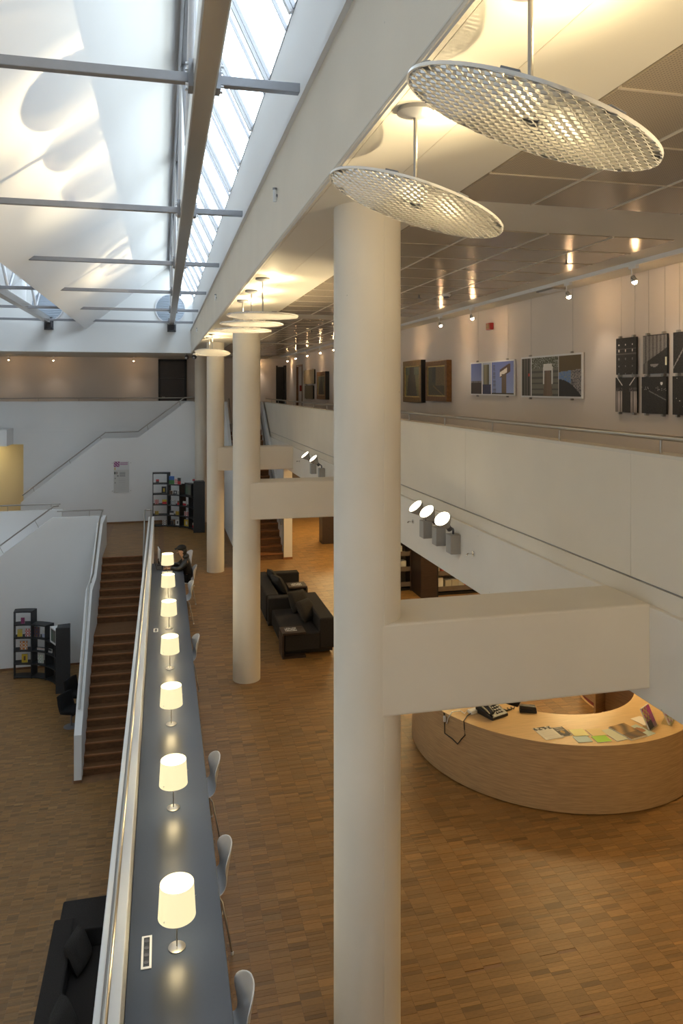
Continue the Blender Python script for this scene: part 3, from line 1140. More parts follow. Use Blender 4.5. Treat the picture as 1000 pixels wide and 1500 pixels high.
# small chrome nozzles on the wall
for y, lab in ((7.44, 'small chrome wall nozzle right of the flood lights'), (17.9, 'small chrome wall nozzle by the far tie beam'), (9.42, 'small chrome wall nozzle left of the flood lights')):
    t = thing('wall_nozzle', lab, 'fitting', (3.26, y, 2.86))
    obj('plate', MB().tube([(3.26, y, 2.86), (3.245, y, 2.86)], .028, 16), 'chrome', t, smooth=40)
    obj('spout', MB().tube([(3.245, y, 2.86), (3.19, y, 2.86), (3.175, y, 2.845)], .010, 8), 'chrome', t, smooth=40)

# ------------------------------------------------------------------ long counter
ct = thing('counter', 'long dark grey counter along the white parapet wall', 'table', (.1, 10, 0))
obj('top', MB().box(-.232, .425, 2.2, 17.05, .70, .74), 'table_top', ct, bevel=.004)
for i in range(8):
    y = 3.3 + i * 1.95
    obj('support', MB().box(-.2, .20, y - .02, y + .02, 0, .70), 'table_side', ct)
obj('modesty_panel', MB().box(-.225, -.205, 2.3, 17.0, .15, .70), 'table_side', ct)
for y, lab, ns in ((5.30, 'white framed power socket strip set in the counter', 4), (12.32, 'small far power socket in the counter', 2)):
    hl = .155 if ns == 4 else .085
    so = obj('socket_frame', MB().box(-.145, -.075, y - hl, y + hl, .74, .746), 'white_plastic', ct, bevel=.002)
    so['label'] = lab
    obj('socket_plate', MB().box(-.130, -.090, y - hl + .02, y + hl - .02, .746, .7475), 'black_plastic', so)
    hb = MB()
    for k in range(ns):
        yy = y - hl + .055 + k * (2 * hl - .11) / max(ns - 1, 1)
        hb.lathe([(.017, .7475), (.017, .7495), (.0145, .7495), (.012, .7478)], 16, (-.110, yy, 0))
    obj('outlet', hb, 'steel_dark', so)

# lamps
lamp_names = ['nearest glowing cream lamp on the dark counter', 'second glowing cream lamp from the camera on the counter', 'third glowing cream lamp from the camera on the counter',
              'fourth glowing cream lamp, middle of the counter row', 'fifth glowing cream lamp from the camera on the counter', 'sixth glowing cream lamp, last but one of the row',
              'farthest glowing cream lamp on the counter, before the person in the cap']


def make_lamp():
    t = thing('table_lamp', lamp_names[0], 'lamp', (0, 0, 0), group='glowing lamps on the counter')
    obj('base', MB().lathe([(.060, 0), (.060, .005), (.058, .006), (.008, .0065)], 32), 'stainless', t, smooth=30, local=True)
    obj('stem', MB().tube([(0, 0, .01), (0, 0, .30)], .0055, 10), 'stainless', t, smooth=50, local=True)
    r0, r1, z0, z1 = .130, .117, .225, .45
    sh = MB().lathe([(r0, z0), (r1, z1), (r1 - .002, z1), (r0 - .002, z0)], 48, close=True)
    s = obj('lamp_shade', sh, 'lamp_shade', t, smooth=40, local=True)
    obj('stud', MB().tube([(-.085, -.100, .26), (-.088, -.106, .26)], .004, 8).tube([(.118, .03, .32), (.135, .034, .32)], .003, 8), 'chrome', s, local=True)
    obj('diffuser', MB().lathe([(r1 - .004, z1 - .012), (r1 - .03, z1 - .010), (.001, z1 - .009)], 40), 'lamp_inside', t, smooth=50, local=True)
    obj('socket', MB().tube([(0, 0, .28), (0, 0, .33)], .018, 12), 'stainless', t, smooth=50, local=True)
    return t


lp = make_lamp()
for i in range(7):
    loc = (.095, 5.30 + 1.77 * i, .74)
    if i == 0:
        lp.location = loc
    else:
        dup(lp, loc, label=lamp_names[i])
    for dz, p in ((.50, DESK_LAMP_W * .8), (.20, DESK_LAMP_W * .25)):
        l = bpy.data.lights.new('lamp_glow', 'POINT')
        l.energy = p
        l.color = (1.0, .78, .42)
        l.shadow_soft_size = .05
        l.specular_factor = 0
        o = bpy.data.objects.new('lamp_glow', l)
        C.objects.link(o)
        o.location = (loc[0], loc[1], loc[2] + dz)


# chairs
def make_chair():
    t = thing('shell_chair', '', 'chair', (0, 0, 0), group='white shell chairs along the counter')
    # profile (x forward = -X is the sitter's front); built facing -X
    prof = [(-.21, .435, .38), (-.19, .452, .43), (-.12, .455, .45), (0, .446, .45), (.10, .438, .42), (.165, .448, .36), (.198, .49, .31), (.214, .55, .31), (.232, .62, .38), (.246, .69, .40), (.256, .745, .34), (.262, .785, .22), (.263, .80, .08)]
    nv = 10
    vs, fs = [], []
    for i, (x, z, w) in enumerate(prof):
        back = max(0, min(1, (z - .46) / .2)) if x > .15 else 0
        for j in range(nv + 1):
            q = -1 + 2 * j / nv
            vs.append((x - 1.9 * back * (w / 2 * q) ** 2, w / 2 * q, z + (.022 * q * q * (1 - back) if i > 1 else -.01 * q * q)))
    for i in range(len(prof) - 1):
        for j in range(nv):
            a = i * (nv + 1) + j
            fs.append((a, a + 1, a + nv + 2, a + nv + 1))
    s = obj('shell', MB().add(vs, fs), 'chair_shell', t, smooth=60, local=True)
    so = s.modifiers.new('solid', 'SOLIDIFY')
    so.thickness = .011
    sb = s.modifiers.new('sub', 'SUBSURF')
    sb.levels = sb.render_levels = 1
    for sx, sy in ((-1, -1), (-1, 1), (1, -1), (1, 1)):
        top = (sx * .13 + .0, sy * .13, .432)
        bot = (sx * .21 + (.02 if sx > 0 else 0), sy * .245, 0.008)
        lg = obj('leg', MB().tube([top, (top[0] + sx * .03, top[1] + sy * .05, .40), bot], .0085, 8), 'stainless', t, smooth=50, local=True)
        obj('foot_cap', MB().tube([(bot[0], bot[1], 0), (bot[0] - sx * .001, bot[1], .022)], .0125, 10), 'white_plastic', lg, smooth=50, local=True)
    obj('seat_frame', MB().tube([(-.13, -.13, .430), (.13, -.13, .430), (.13, .13, .430), (-.13, .13, .430), (-.13, -.13, .430)], .007, 8), 'stainless', t, smooth=50, local=True)
    return t


ch = make_chair()
chairs = [(.305, 4.80, .10, 'white shell chair nearest the camera, cut by the lower picture edge'),
          (.300, 6.34, .10, 'white shell chair beside the nearest lamp at the counter'),
          (.315, 7.86, .12, 'white shell chair at the counter, beside the second lamp'),
          (.285, 11.75, .12, 'white shell chair alone at the middle of the counter'),
          (.33, 15.10, .12, 'white shell chair with a dark bag, in front of the seated person'),
          (.45, 16.45, 0.02, 'white shell chair on which the person in the cap sits'),
          (.42, 17.9, 0.3, 'farthest white shell chair, behind the person in the cap')]
for i, (x, y, rz, lab) in enumerate(chairs):
    if i == 0:
        ch.location = (x, y, 0)
        ch.rotation_euler = (0, 0, rz)
        ch['label'] = lab
    else:
        dup(ch, (x, y, 0), rz, lab)


# ------------------------------------------------------------------ seated person
def skin(name, verts, edges, radii, m, parent, sub=2, root=0):
    me = bpy.data.meshes.new(name)
    me.from_pydata(verts, edges, [])
    me.materials.append(MATS[m])
    o = bpy.data.objects.new(name, me)
    C.objects.link(o)
    o.parent = parent
    o.modifiers.new('skin', 'SKIN').use_smooth_shade = True
    for i, r in enumerate(radii):
        d = me.skin_vertices[0].data[i]
        d.radius = (r, r) if not isinstance(r, tuple) else r
        d.use_root = (i == root)
    s = o.modifiers.new('sub', 'SUBSURF')
    s.levels = s.render_levels = sub
    return o


pp = thing('person', 'person in black cap and dark jacket typing at the far end of the counter', 'person', (.47, 16.45, 0))
# joints in local coordinates, sitter faces -X, seat surface at .455
V, E_, RR = [], [], []


def J(p, r, par=None):
    V.append(p)
    RR.append(r)
    if par is not None:
        E_.append((par, len(V) - 1))
    return len(V) - 1


pel = J((.06, 0, .545), .105)
wai = J((.055, 0, .68), .095, pel)
che = J((.03, 0, .84), (.12, .10), wai)
nek = J((-.015, 0, .985), .052, che)
hd0 = J((-.055, 0, 1.045), .066, nek)
hd1 = J((-.085, 0, 1.125), .078, hd0)
hd2 = J((-.08, 0, 1.19), .062, hd1)
for s in (-1, 1):
    sh = J((.02, s * .165, .915), .052, che)
    el = J((-.13, s * .235, .765), .040, sh)
    wr = J((-.335, s * .11, .775), .027, el)
    ha = J((-.385, s * .085, .772), .030, wr)
    for k, (dy, ln) in enumerate(((-.028, .05), (-.010, .062), (.010, .066), (.028, .058))):
        f1 = J((-.425, s * .085 + dy * .9, .768), .010, ha)
        J((-.425 - ln * .6, s * .085 + dy, .755), .008, f1)
    tb = J((-.392, s * .085 - s * .036, .765), .011, ha)
    J((-.418, s * .085 - s * .046, .756), .009, tb)
    hp = J((.03, s * .085, .535), .078, pel)
    kn = J((-.36, s * .105, .525), .055, hp)
    an = J((-.31, s * .105, .095), .038, kn)
    J((-.42, s * .11, .045), .032, an)
body = skin('body', V, E_, RR, 'skin', pp, 2, 0)
# jacket over the torso and arms
V, E_, RR = [], [], []
a0 = J((.065, 0, .50), .125)
a1 = J((.06, 0, .66), .118, a0)
a2 = J((.03, 0, .84), (.150, .130), a1)
a3 = J((-.005, 0, .965), .090, a2)
for s in (-1, 1):
    sh = J((.02, s * .17, .91), .078, a2)
    el = J((-.128, s * .243, .772), .058, sh)
    J((-.315, s * .12, .782), .042, el)
skin('jacket', V, E_, RR, 'leather_jacket', pp, 2, 0)
V, E_, RR = [], [], []
a0 = J((.06, 0, .535), .115)
for s in (-1, 1):
    hp = J((.02, s * .09, .535), .090, a0)
    kn = J((-.36, s * .108, .527), .068, hp)
    J((-.31, s * .106, .12), .055, kn)
skin('trousers', V, E_, RR, 'fabric_black', pp, 2, 0)
cap = MB().sphere((-0.073, 0, 1.185), .096, 20, 12, (1.08, .92, .72))
cap.obox((-0.180, 0, 1.172), (.09, .14, .012), Matrix.Rotation(-.25, 3, 'Y'))
obj('cap', cap, 'fabric_black', pp, smooth=60, local=True)
obj('collar', MB().sphere((.01, 0, 1.00), .088, 16, 10, (.9, 1.15, .75)), 'leather_jacket', pp, smooth=60, local=True)
obj('hair', MB().sphere((-0.028, 0, 1.115), .082, 16, 10, (.85, 1.0, 1.25)), 'hair', pp, smooth=60, local=True)
fc = MB().sphere((-0.168, 0, 1.090), .014, 10, 8, (1, .8, 1.4))
obj('nose', fc, 'skin', pp, smooth=60, local=True)
obj('mouth', MB().sphere((-0.152, 0, 1.053), .016, 10, 6, (.5, 1.3, .4)), 'red_panel', pp, smooth=60, local=True)
obj('eye', MB().sphere((-0.154, .03, 1.118), .009, 8, 6).sphere((-0.154, -.03, 1.118), .009, 8, 6), 'hair', pp, smooth=60, local=True)
obj('ear', MB().sphere((-0.060, .078, 1.105), .022, 10, 8, (.8, .4, 1.2)).sphere((-0.060, -.078, 1.105), .022, 10, 8, (.8, .4, 1.2)), 'skin', pp, smooth=60, local=True)
obj('shoe', MB().sphere((-.37, .108, .04), .045, 14, 8, (2.2, .95, .85)).sphere((-.37, -.108, .04), .045, 14, 8, (2.2, .95, .85)), 'black_plastic', pp, smooth=60, local=True)

# things on the far end of the counter
t = thing('computer_monitor', 'thin black monitor seen edge on at the far end of the counter', 'monitor', (-.06, 16.75, .74))
obj('screen', MB().obox((-.07, 16.9, .97), (.022, .40, .26), Matrix.Rotation(.12, 3, 'Z')), 'black_plastic', t, bevel=.004)
obj('bezel', MB().obox((-.084, 16.9, .97), (.008, .41, .27), Matrix.Rotation(.12, 3, 'Z')), 'white_plastic', t)
obj('stand', MB().tube([(-.085, 16.9, .75), (-.09, 16.9, .88)], .014, 10).lathe([(.09, .74), (.085, .752), (.01, .756)], 20, (-.085, 16.9, 0)), 'black_plastic', t, smooth=40)
t = thing('desk_mirror', 'small pale oval stand beside the edge on monitor', 'stand', (-.02, 16.45, .74))
obj('plate', MB().sphere((-.01, 16.42, 1.00), .09, 18, 12, (.12, .75, 1.25)), 'steel_white', t, smooth=60)
obj('foot', MB().tube([(-.01, 16.42, .75), (-.01, 16.42, .90)], .010, 8).lathe([(.07, .74), (.06, .75), (.01, .753)], 18, (-.01, 16.42, 0)), 'black_plastic', t, smooth=40)
t = thing('keyboard', 'slim white keyboard under the farthest lamp', 'keyboard', (.09, 16.15, .74))
obj('case', MB().box(-.02, .20, 16.10, 16.22, .741, .752), 'white_plastic', t, bevel=.003)
kb = MB()
for i in range(11):
    for j in range(4):
        kb.box(-.012 + i * .019, .004 + i * .019, 16.108 + j * .027, 16.13 + j * .027, .752, .7555)
tag(obj('key', kb, 'paper', t), None, None, None, 'stuff')
t = thing('laptop', 'dark laptop under the hands of the person in the cap', 'laptop', (.02, 16.55, .74))
obj('base', MB().box(-.12, .12, 16.40, 16.72, .741, .754), 'black_plastic', t, bevel=.003)
obj('lid', MB().obox((-.15, 16.56, .835), (.010, .32, .18), Matrix.Rotation(-.3, 3, 'Y')), 'black_plastic', t, bevel=.003)
t = thing('bag', 'small dark bag on the chair before the person', 'bag', (.28, 15.10, .45))
obj('body', MB().sphere((.25, 15.14, .53), .10, 16, 10, (.7, 1.1, .8)), 'fabric_black', t, smooth=60)
obj('strap', MB().tube([(.25, 15.05, .58), (.25, 15.08, .66), (.25, 15.20, .66), (.25, 15.23, .58)], .008, 8), 'leather_jacket', t, smooth=60)


# ------------------------------------------------------------------ sofas
def cushion_mb(c, size, M, puff=.5):
    """pillow: two bulged faces meeting in a thin seam"""
    n = 10
    vs, fs = [], []
    a, b, d = size[0] / 2, size[1] / 2, size[2] / 2
    for s in (1, -1):
        for i in range(n + 1):
            for j in range(n + 1):
                u, v = -1 + 2 * i / n, -1 + 2 * j / n
                h = max(0, (1 - u ** 4) * (1 - v ** 4)) ** .5 * d
                pin = 1 - .06 * (u * u * v * v) - .05 * (1 - abs(u)) * (abs(v) > .99) - .05 * (1 - abs(v)) * (abs(u) > .99)
                p = M @ Vector((u * a * pin, v * b * pin, s * h)) + Vector(c)
                vs.append(p)
    k = (n + 1) ** 2
    for s in (0, 1):
        for i in range(n):
            for j in range(n):
                q = s * k + i * (n + 1) + j
                f = (q, q + 1, q + n + 2, q + n + 1)
                fs.append(f if s else f[::-1])
    return MB().add(vs, fs)


def pillow(label, c, size, rot, mat_='fabric_pillow', group=None):
    M = (Matrix.Rotation(rot[2], 3, 'Z') @ Matrix.Rotation(rot[1], 3, 'Y') @ Matrix.Rotation(rot[0], 3, 'X'))
    o = obj('pillow', cushion_mb((0, 0, 0), size, M), mat_, smooth=50)
    o.location = c
    return tag(o, label, 'pillow', group)


# mid floor sofa, two modules joined in an S
s1 = thing('sofa', 'dark sofa module in front, backrest on the right, beside the second column', 'sofa', (2.45, 13.5, 0))
obj('seat', MB().box(2.03, 2.66, 12.63, 14.15, .10, .40), 'fabric_dark', s1, bevel=.025)
obj('backrest', MB().box(2.66, 2.93, 12.66, 14.36, .10, .63), 'fabric_dark', s1, bevel=.025)
obj('base', MB().box(2.06, 2.90, 12.72, 14.1, 0.036, .10), 'black_plastic', s1)
s2 = thing('sofa', 'dark sofa module behind, backrest on the left and low end wall', 'sofa', (2.45, 15.2, 0))
obj('seat', MB().box(2.20, 2.92, 14.37, 16.0, .10, .40), 'fabric_dark', s2, bevel=.025)
obj('backrest', MB().box(1.95, 2.20, 14.37, 16.25, .10, .62), 'fabric_dark', s2, bevel=.025)
obj('end_wall', MB().box(1.97, 2.655, 14.155, 14.365, .10, .615), 'fabric_dark', s2, bevel=.025)
obj('end_wall', MB().box(2.20, 2.90, 16.0, 16.25, .10, .62), 'fabric_dark', s2, bevel=.025)
obj('base', MB().box(2.0, 2.90, 14.42, 16.2, 0.0, .10), 'black_plastic', s2)
GP = 'dark pillows on the mid floor sofas'
pillow('dark pillow nearest the front, leaning on the right backrest of the sofa', (2.56, 13.38, .575), (.42, .42, .16), (1.0, 0, .75), group=GP)
pillow('dark pillow behind the front one, upright against the end wall of the sofa', (2.50, 13.90, .60), (.42, .42, .15), (1.15, 0, .55), group=GP)
pillow('dark pillow on the rear sofa module, leaning on its left backrest', (2.34, 15.25, .585), (.42, .42, .15), (1.1, 0, 1.9), group=GP)
pillow('dark pillow farther back on the rear sofa module', (2.30, 15.75, .585), (.40, .40, .14), (1.15, 0, 1.75), group=GP)


def c_table(label, x0, x1, y0, y1, zt, side):
    t = thing('side_table', label, 'table', ((x0 + x1) / 2, (y0 + y1) / 2, 0))
    obj('table_top', MB().box(x0, x1, y0, y1, zt, zt + .035), 'wood_dark', t, bevel=.004)
    obj('upright', MB().box(side, side + .035, y0, y1, .035, zt), 'wood_dark', t)
    obj('foot', MB().box(x0, x1, y0, y1, 0, .035), 'wood_dark', t)
    return t


c_table('dark wooden side table hooked over the front sofa corner', 1.99, 2.40, 12.58, 12.94, .405, 1.985)
c_table('dark wooden side table beyond, on the rear sofa module', 2.56, 2.96, 15.35, 15.75, .44, 2.93)


def paper_print(u, v):
    k = (.6 + .35 * math.sin(u * 40) * math.sin(v * 9))
    return (.75 * k, .75 * k, .73 * k) if (int(u * 6) + int(v * 4)) % 3 else (.06, .06, .07)


for i, (x, y, w, d, lab) in enumerate(((2.06, 12.68, .20, .16, 'black and white magazine on the front side table'), (2.64, 15.45, .22, .17, 'black and white magazine on the rear side table'))):
    zt = .441 if i == 0 else .475
    t = thing('magazine', lab, 'magazine', (x, y, zt))
    obj('pages', MB().box(x, x + w, y, y + d, zt + .0005, zt + .008), 'paper', t)
    grid_print('cover', (x, y, zt + .0086), (w, 0, 0), (0, d, 0), 12, 10, paper_print, parent=t)

# lower hall sofa at the left bottom
z0 = ZL
s3 = thing('sofa', 'large dark corner sofa in the lower hall at the bottom left', 'sofa', (-1.0, 10, ZL))
obj('seat', MB().box(-1.20, -.50, 7.0, 10.72, z0 + .10, z0 + .42), 'fabric_dark', s3, bevel=.025)
obj('backrest', MB().box(-1.47, -1.20, 7.0, 10.98, z0 + .10, z0 + .68), 'fabric_dark', s3, bevel=.025)
obj('end_wall', MB().box(-1.40, -.50, 10.72, 11.38, z0 + .10, z0 + .66), 'fabric_dark', s3, bevel=.025)
obj('base', MB().box(-1.42, -.52, 7.1, 11.3, z0, z0 + .10), 'black_plastic', s3)
pillow('large brown grey pillow in the corner of the lower hall sofa', (-1.09, 10.38, z0 + .63), (.46, .46, .17), (1.15, 0, 1.25), group='pillows on the lower hall sofa')
pillow('brown grey pillow at the bottom picture edge on the lower hall sofa', (-1.14, 9.22, z0 + .63), (.46, .46, .17), (1.15, 0, 1.35), group='pillows on the lower hall sofa')


# black swivel chairs near the lower shelf
def swivel(label, x, y, rz):
    t = thing('swivel_chair', label, 'chair', (x, y, ZL), rz)
    t.scale = (.84, .84, .92)
    vs, fs = [], []
    prof = [(-.27, .40), (-.25, .43), (-.05, .41), (.14, .40), (.22, .46), (.27, .62), (.30, .80), (.31, .83)]
    nv = 8
    for x_, z_ in prof:
        for j in range(nv + 1):
            q = -1 + 2 * j / nv
            vs.append((x_ - .04 * q * q * (z_ > .45), .29 * q, z_))
    for i in range(len(prof) - 1):
        for j in range(nv):
            a = i * (nv + 1) + j
            fs.append((a, a + 1, a + nv + 2, a + nv + 1))
    s = obj('seat_shell', MB().add(vs, fs), 'fabric_black', t, smooth=60, local=True)
    so = s.modifiers.new('solid', 'SOLIDIFY')
    so.thickness = .09
    obj('pedestal', MB().tube([(0, 0, .01), (0, 0, .36)], .028, 12), 'steel_grey', t, smooth=50, local=True)
    obj('disc_base', MB().lathe([(.21, 0), (.21, .008), (.05, .02), (.03, .04)], 32), 'steel_grey', t, smooth=40, local=True)


swivel('black swivel chair with round steel foot, half hidden by the stair wall', -2.13, 18.75, 2.6)
swivel('black swivel chair farther back, closer to the curved shelf', -2.10, 19.70, 2.7)


# ------------------------------------------------------------------ curved shelves
def curved_shelf(name, label, cx, cy, z, H=(1.80, 1.42, 1.07, 1.07, 1.64)):
    t = thing(name, label, 'shelf', (cx, cy, z))
    ro, ri = 1.56, 1.24
    ang = [math.radians(a) for a in (93, 71, 50, 29, 9, -4)]
    th = .016
    info = []
    for b in range(5):
        a0, a1 = ang[b], ang[b + 1]
        h = H[b]
        rows = round(h / .355)
        bay = MB()
        for a in (a0, a1):
            sgn = -1 if a == a0 else 1
            bay.arc((cx, cy), ri, ro, a + sgn * (.0 if sgn < 0 else .012), a + sgn * (.012 if sgn < 0 else .0), z, z + h, 1)
        obj('side_panel', bay, 'black_shelf', t)
        zs = [.035 + (h - .045) * k / rows for k in range(rows + 1)]
        for zz in zs:
            obj('shelf_board', MB().arc((cx, cy), ri, ro, a1, a0, z + zz - th, z + zz + th, 6), 'black_shelf', t)
        info.append((a0, a1, zs))
    # closed ends of the last bay
    a = ang[5]
    obj('end_panel', MB().arc((cx, cy), ri - .02, ro + .02, a - .02, a + .02, z, z + H[4], 1), 'black_shelf', t)
    return t, info


shA, infoA = curved_shelf('curved_shelf', 'dark curved shelf with media on the mid floor by the far wall', -.26, 24.38, 0)
shB, infoB = curved_shelf('curved_shelf', 'dark curved shelf with media in the lower hall against the white wall', -3.97, 20.93, ZL, (1.86, 1.5, 1.1, 1.1, 1.74))


def media(label, cat, name, sh, info, bay, row, frac, w, h, c1, c2, cx, cy, z, lean=.0, d=.03, style=0):
    """a book or box standing on a shelf board, cover towards the hollow of the curve"""
    a0, a1, zs = info[bay]
    a = a0 + (a1 - a0) * frac
    r = 1.36
    px, py = cx + r * math.cos(a), cy + r * math.sin(a)
    t = thing(name, label, cat, (px, py, z + zs[row] + .0165), a + PI / 2, 'media displayed on the curved shelves')
    b = MB().obox((0, d / 2, h / 2), (w, d, h))
    obj('body', b, 'paper', t, local=True)

    def fn(u, v):
        if style == 0:
            return c1 if v < .55 else c2
        if style == 1:
            return c2 if (.25 < u < .75 and .2 < v < .7) else c1
        return c1 if (int(u * 5) + int(v * 5)) % 2 else c2
    grid_print('cover', (-w / 2, d + .0012, 0.002), (w, 0, 0), (0, 0, h - .004), 6, 8, fn, parent=t, local=True)
    return t


RED, YEL, BLU, WHI, BLK, GRN, ORA, MAG, BRN = (.5, .02, .03), (.62, .45, .05), (.05, .14, .42), (.62, .62, .6), (.03, .03, .035), (.06, .2, .06), (.55, .2, .04), (.4, .05, .25), (.15, .08, .04)
A = dict(sh=shA, info=infoA, cx=-.26, cy=24.38, z=0)
for args in (
    ('small red and black case on the top cell of the far shelf', 0, 4, .30, .10, .13, BLK, RED, 0),
    ('yellow and black book in the second cell of the far shelf', 0, 3, .72, .16, .24, BLK, YEL, 1),
    ('white and red case, middle row left on the far shelf', 0, 2, .25, .13, .15, WHI, RED, 2),
    ('red and yellow case, middle row on the far shelf', 0, 2, .75, .15, .15, RED, YEL, 0),
    ('small gold case in the fourth row of the far shelf', 0, 1, .25, .12, .12, BRN, YEL, 2),
    ('patterned case in the bottom row of the far shelf', 0, 0, .78, .17, .16, BRN, WHI, 2),
    ('blue and green picture book on top of the second bay of the far shelf', 1, 4, .25, .19, .27, GRN, BLU, 0),
    ('pink and white leaflet beside the blue picture book on the far shelf', 1, 4, .58, .11, .18, RED, WHI, 2),
    ('black and red case at the right on the second bay top of the far shelf', 1, 4, .83, .13, .22, RED, BLK, 0),
    ('dark brown case in the upper row of the second bay, far shelf', 1, 3, .2, .11, .12, BRN, BLK, 1),
    ('black and white case in the upper row of the second bay, far shelf', 1, 3, .52, .12, .13, BLK, WHI, 1),
    ('dark case at the right of the upper row, second bay of the far shelf', 1, 3, .82, .11, .12, BRN, WHI, 2),
    ('black and white striped case, middle row of the second bay, far shelf', 1, 2, .35, .16, .15, BLK, WHI, 2),
    ('dark red case, middle row of the second bay, far shelf', 1, 2, .8, .12, .14, RED, BRN, 0),
    ('white case in the third row of the second bay, far shelf', 1, 1, .25, .14, .13, WHI, BLK, 0),
    ('brown gold case in the third row of the second bay, far shelf', 1, 1, .7, .15, .13, BRN, YEL, 2),
    ('dark case at the bottom of the second bay, far shelf', 1, 0, .25, .12, .14, BLK, BRN, 1),
    ('black and white portrait case at the bottom, second bay of the far shelf', 1, 0, .7, .17, .19, WHI, BLK, 1),
    ('red and white box in the third bay, under the television on the far shelf', 2, 2, .3, .15, .14, RED, WHI, 0),
    ('red box pair in the third bay of the far shelf, lower row', 2, 1, .5, .24, .15, RED, WHI, 2),
    ('pale yellow box with dark figures at the bottom of the third bay, far shelf', 2, 0, .5, .24, .22, YEL, WHI, 1),
    ('small red box at the bottom of the dark fourth bay, far shelf', 3, 0, .35, .12, .16, RED, WHI, 0),
):
    media(args[0], 'case', 'media_case', bay=args[1], row=args[2], frac=args[3], w=args[4], h=args[5], c1=args[6], c2=args[7], style=args[8], **A)
B = dict(sh=shB, info=infoB, cx=-3.97, cy=20.93, z=ZL)
for args in (
    ('small purple box in the top cell of the lower hall shelf', 0, 4, .45, .10, .17, BRN, MAG, 2),
    ('yellow roll shaped box in the second row of the lower hall shelf', 0, 3, .3, .13, .21, YEL, (.5, .4, .1), 0),
    ('red and white case in the second row of the lower hall shelf', 0, 3, .72, .15, .22, RED, WHI, 2),
    ('white and orange case in the middle row of the lower hall shelf', 0, 2, .5, .20, .24, WHI, ORA, 2),
    ('yellow book with dark oval in the lower row of the lower hall shelf', 0, 1, .55, .16, .24, YEL, BRN, 1),
    ('dark blue film case in the second bay of the lower hall shelf', 1, 3, .25, .18, .28, (.04, .05, .12), BRN, 2),
    ('pale blue case beside the dark film case, lower hall shelf', 1, 3, .72, .12, .20, (.4, .45, .6), WHI, 0),
    ('stack of white sheets lying in the second bay, lower hall shelf', 1, 2, .5, .24, .05, WHI, (.5, .3, .25), 0),
    ('pale green and white case in the lower row of the second bay, lower hall shelf', 1, 1, .5, .17, .24, (.35, .45, .4), WHI, 2),
    ('white stack of sheets beside the television, lower hall shelf', 2, 2, .2, .14, .10, WHI, BLK, 0),
    ('yellow and black toy box under the television, lower hall shelf', 2, 2, .78, .12, .15, BLK, YEL, 1),
):
    media(args[0], 'case', 'media_case', bay=args[1], row=args[2], frac=args[3], w=args[4], h=args[5], c1=args[6], c2=args[7], style=args[8], **B)


def television(label, cx, cy, z, a, body, rz_extra=0.0):
    t = thing('television', label, 'television', (cx + 1.38 * math.cos(a), cy + 1.38 * math.sin(a), z), a + PI / 2 + rz_extra)
    w, h, d = .46, .42, .34
    obj('housing', MB().prism([(d / 2, 0), (d / 2, h), (-d * .2, h - .02), (-d / 2, h - .09), (-d / 2, .05), (-d * .2, 0)], 'x', -w / 2, w / 2), body, t, local=True, bevel=.012)
    obj('bezel', MB().box(-w / 2, w / 2, d / 2, d / 2 + .02, 0, .045).box(-w / 2, w / 2, d / 2, d / 2 + .02, h - .04, h).box(-w / 2, -w / 2 + .04, d / 2, d / 2 + .02, .045, h - .04).box(w / 2 - .04, w / 2, d / 2, d / 2 + .02, .045, h - .04), body, t, local=True)

    def scr(u, v):
        return (.10 + .03 * math.sin(u * 5), .115 + .03 * math.sin(v * 4), .105)
    grid_print('screen', (-w / 2 + .04, d / 2 + .008, .045), (w - .08, 0, 0), (0, 0, h - .085), 10, 8, scr, parent=t, local=True)


television('black television on the mid floor curved shelf', -.26, 24.38, 1.10, math.radians(27), 'black_plastic')
television('silver framed television on the lower hall curved shelf', -3.97, 20.93, ZL + 1.13, math.radians(27), 'white_plastic')
t = thing('leaflet', 'red and white leaflet standing on top of the black television', 'leaflet', (.98, 25.15, 1.52))
obj('card', MB().obox((.98, 25.15, 1.60), (.10, .012, .16), Matrix.Rotation(.25, 3, 'Y')), 'paper', t)
grid_print('print', (.935, 25.142, 1.53), (.08, 0, 0), (.035, 0, .14), 5, 6, lambda u, v: RED if .25 < v < .6 else WHI, parent=t)

# info sign on the far stair wall
sg = thing('wall_sign', 'clear acrylic information sign with purple emblem on the far white wall', 'sign', (-1.39, 26.59, 1.6))
obj('plate', MB().box(-1.66, -1.11, 26.578, 26.584, 1.05, 2.14), 'white_plastic', sg)


def sign_fn(u, v):
    v = 1 - v
    base = (.52, .52, .50) if v > .27 else (.60, .61, .62)
    if v < .17:
        if u < .38 and ((int(u * 22) * 3 + int(v * 50)) % 4 != 0):
            return (.22, .01, .16)
        if .42 < u < .92 and .03 < v < .12 and int(v * 60) % 2 == 0:
            return (.30, .05, .24)
    if .18 < v < .26 and .04 < u < .14:
        return (.55, .42, .18)
    if .33 < v < .40 and .04 < u < .13:
        return (.03, .04, .03)
    if .33 < v < .40 and .17 < u < .26:
        return (.25, .22, .2)
    if .43 < v < .48 and .22 < u < .30:
        return (.15, .15, .15)
    if .34 < v < .49 and .36 < u < .76 and int(v * 64) % 2 == 0:
        return (.16, .16, .17)
    if .52 < v < .56 and .07 < u < .12:
        return (.2, .2, .2)
    if .66 < v < .70 and .07 < u < .12:
        return (.2, .2, .2)
    if .55 < v < .95 and .3 < u < .75 and int(v * 50) % 3 == 0:
        return (.46, .46, .45)
    return base


grid_print('print', (-1.64, 26.5768, 1.06), (.51, 0, 0), (0, 0, 1.07), 32, 64, sign_fn, parent=sg)
sc_ = MB()
for x in (-1.69, -1.08):
    for z in (1.12, 2.08):
        sc_.tube([(x, 26.60, z), (x, 26.57, z)], .013, 8)
obj('fixing', sc_, 'stainless', sg)['kind'] = 'stuff'

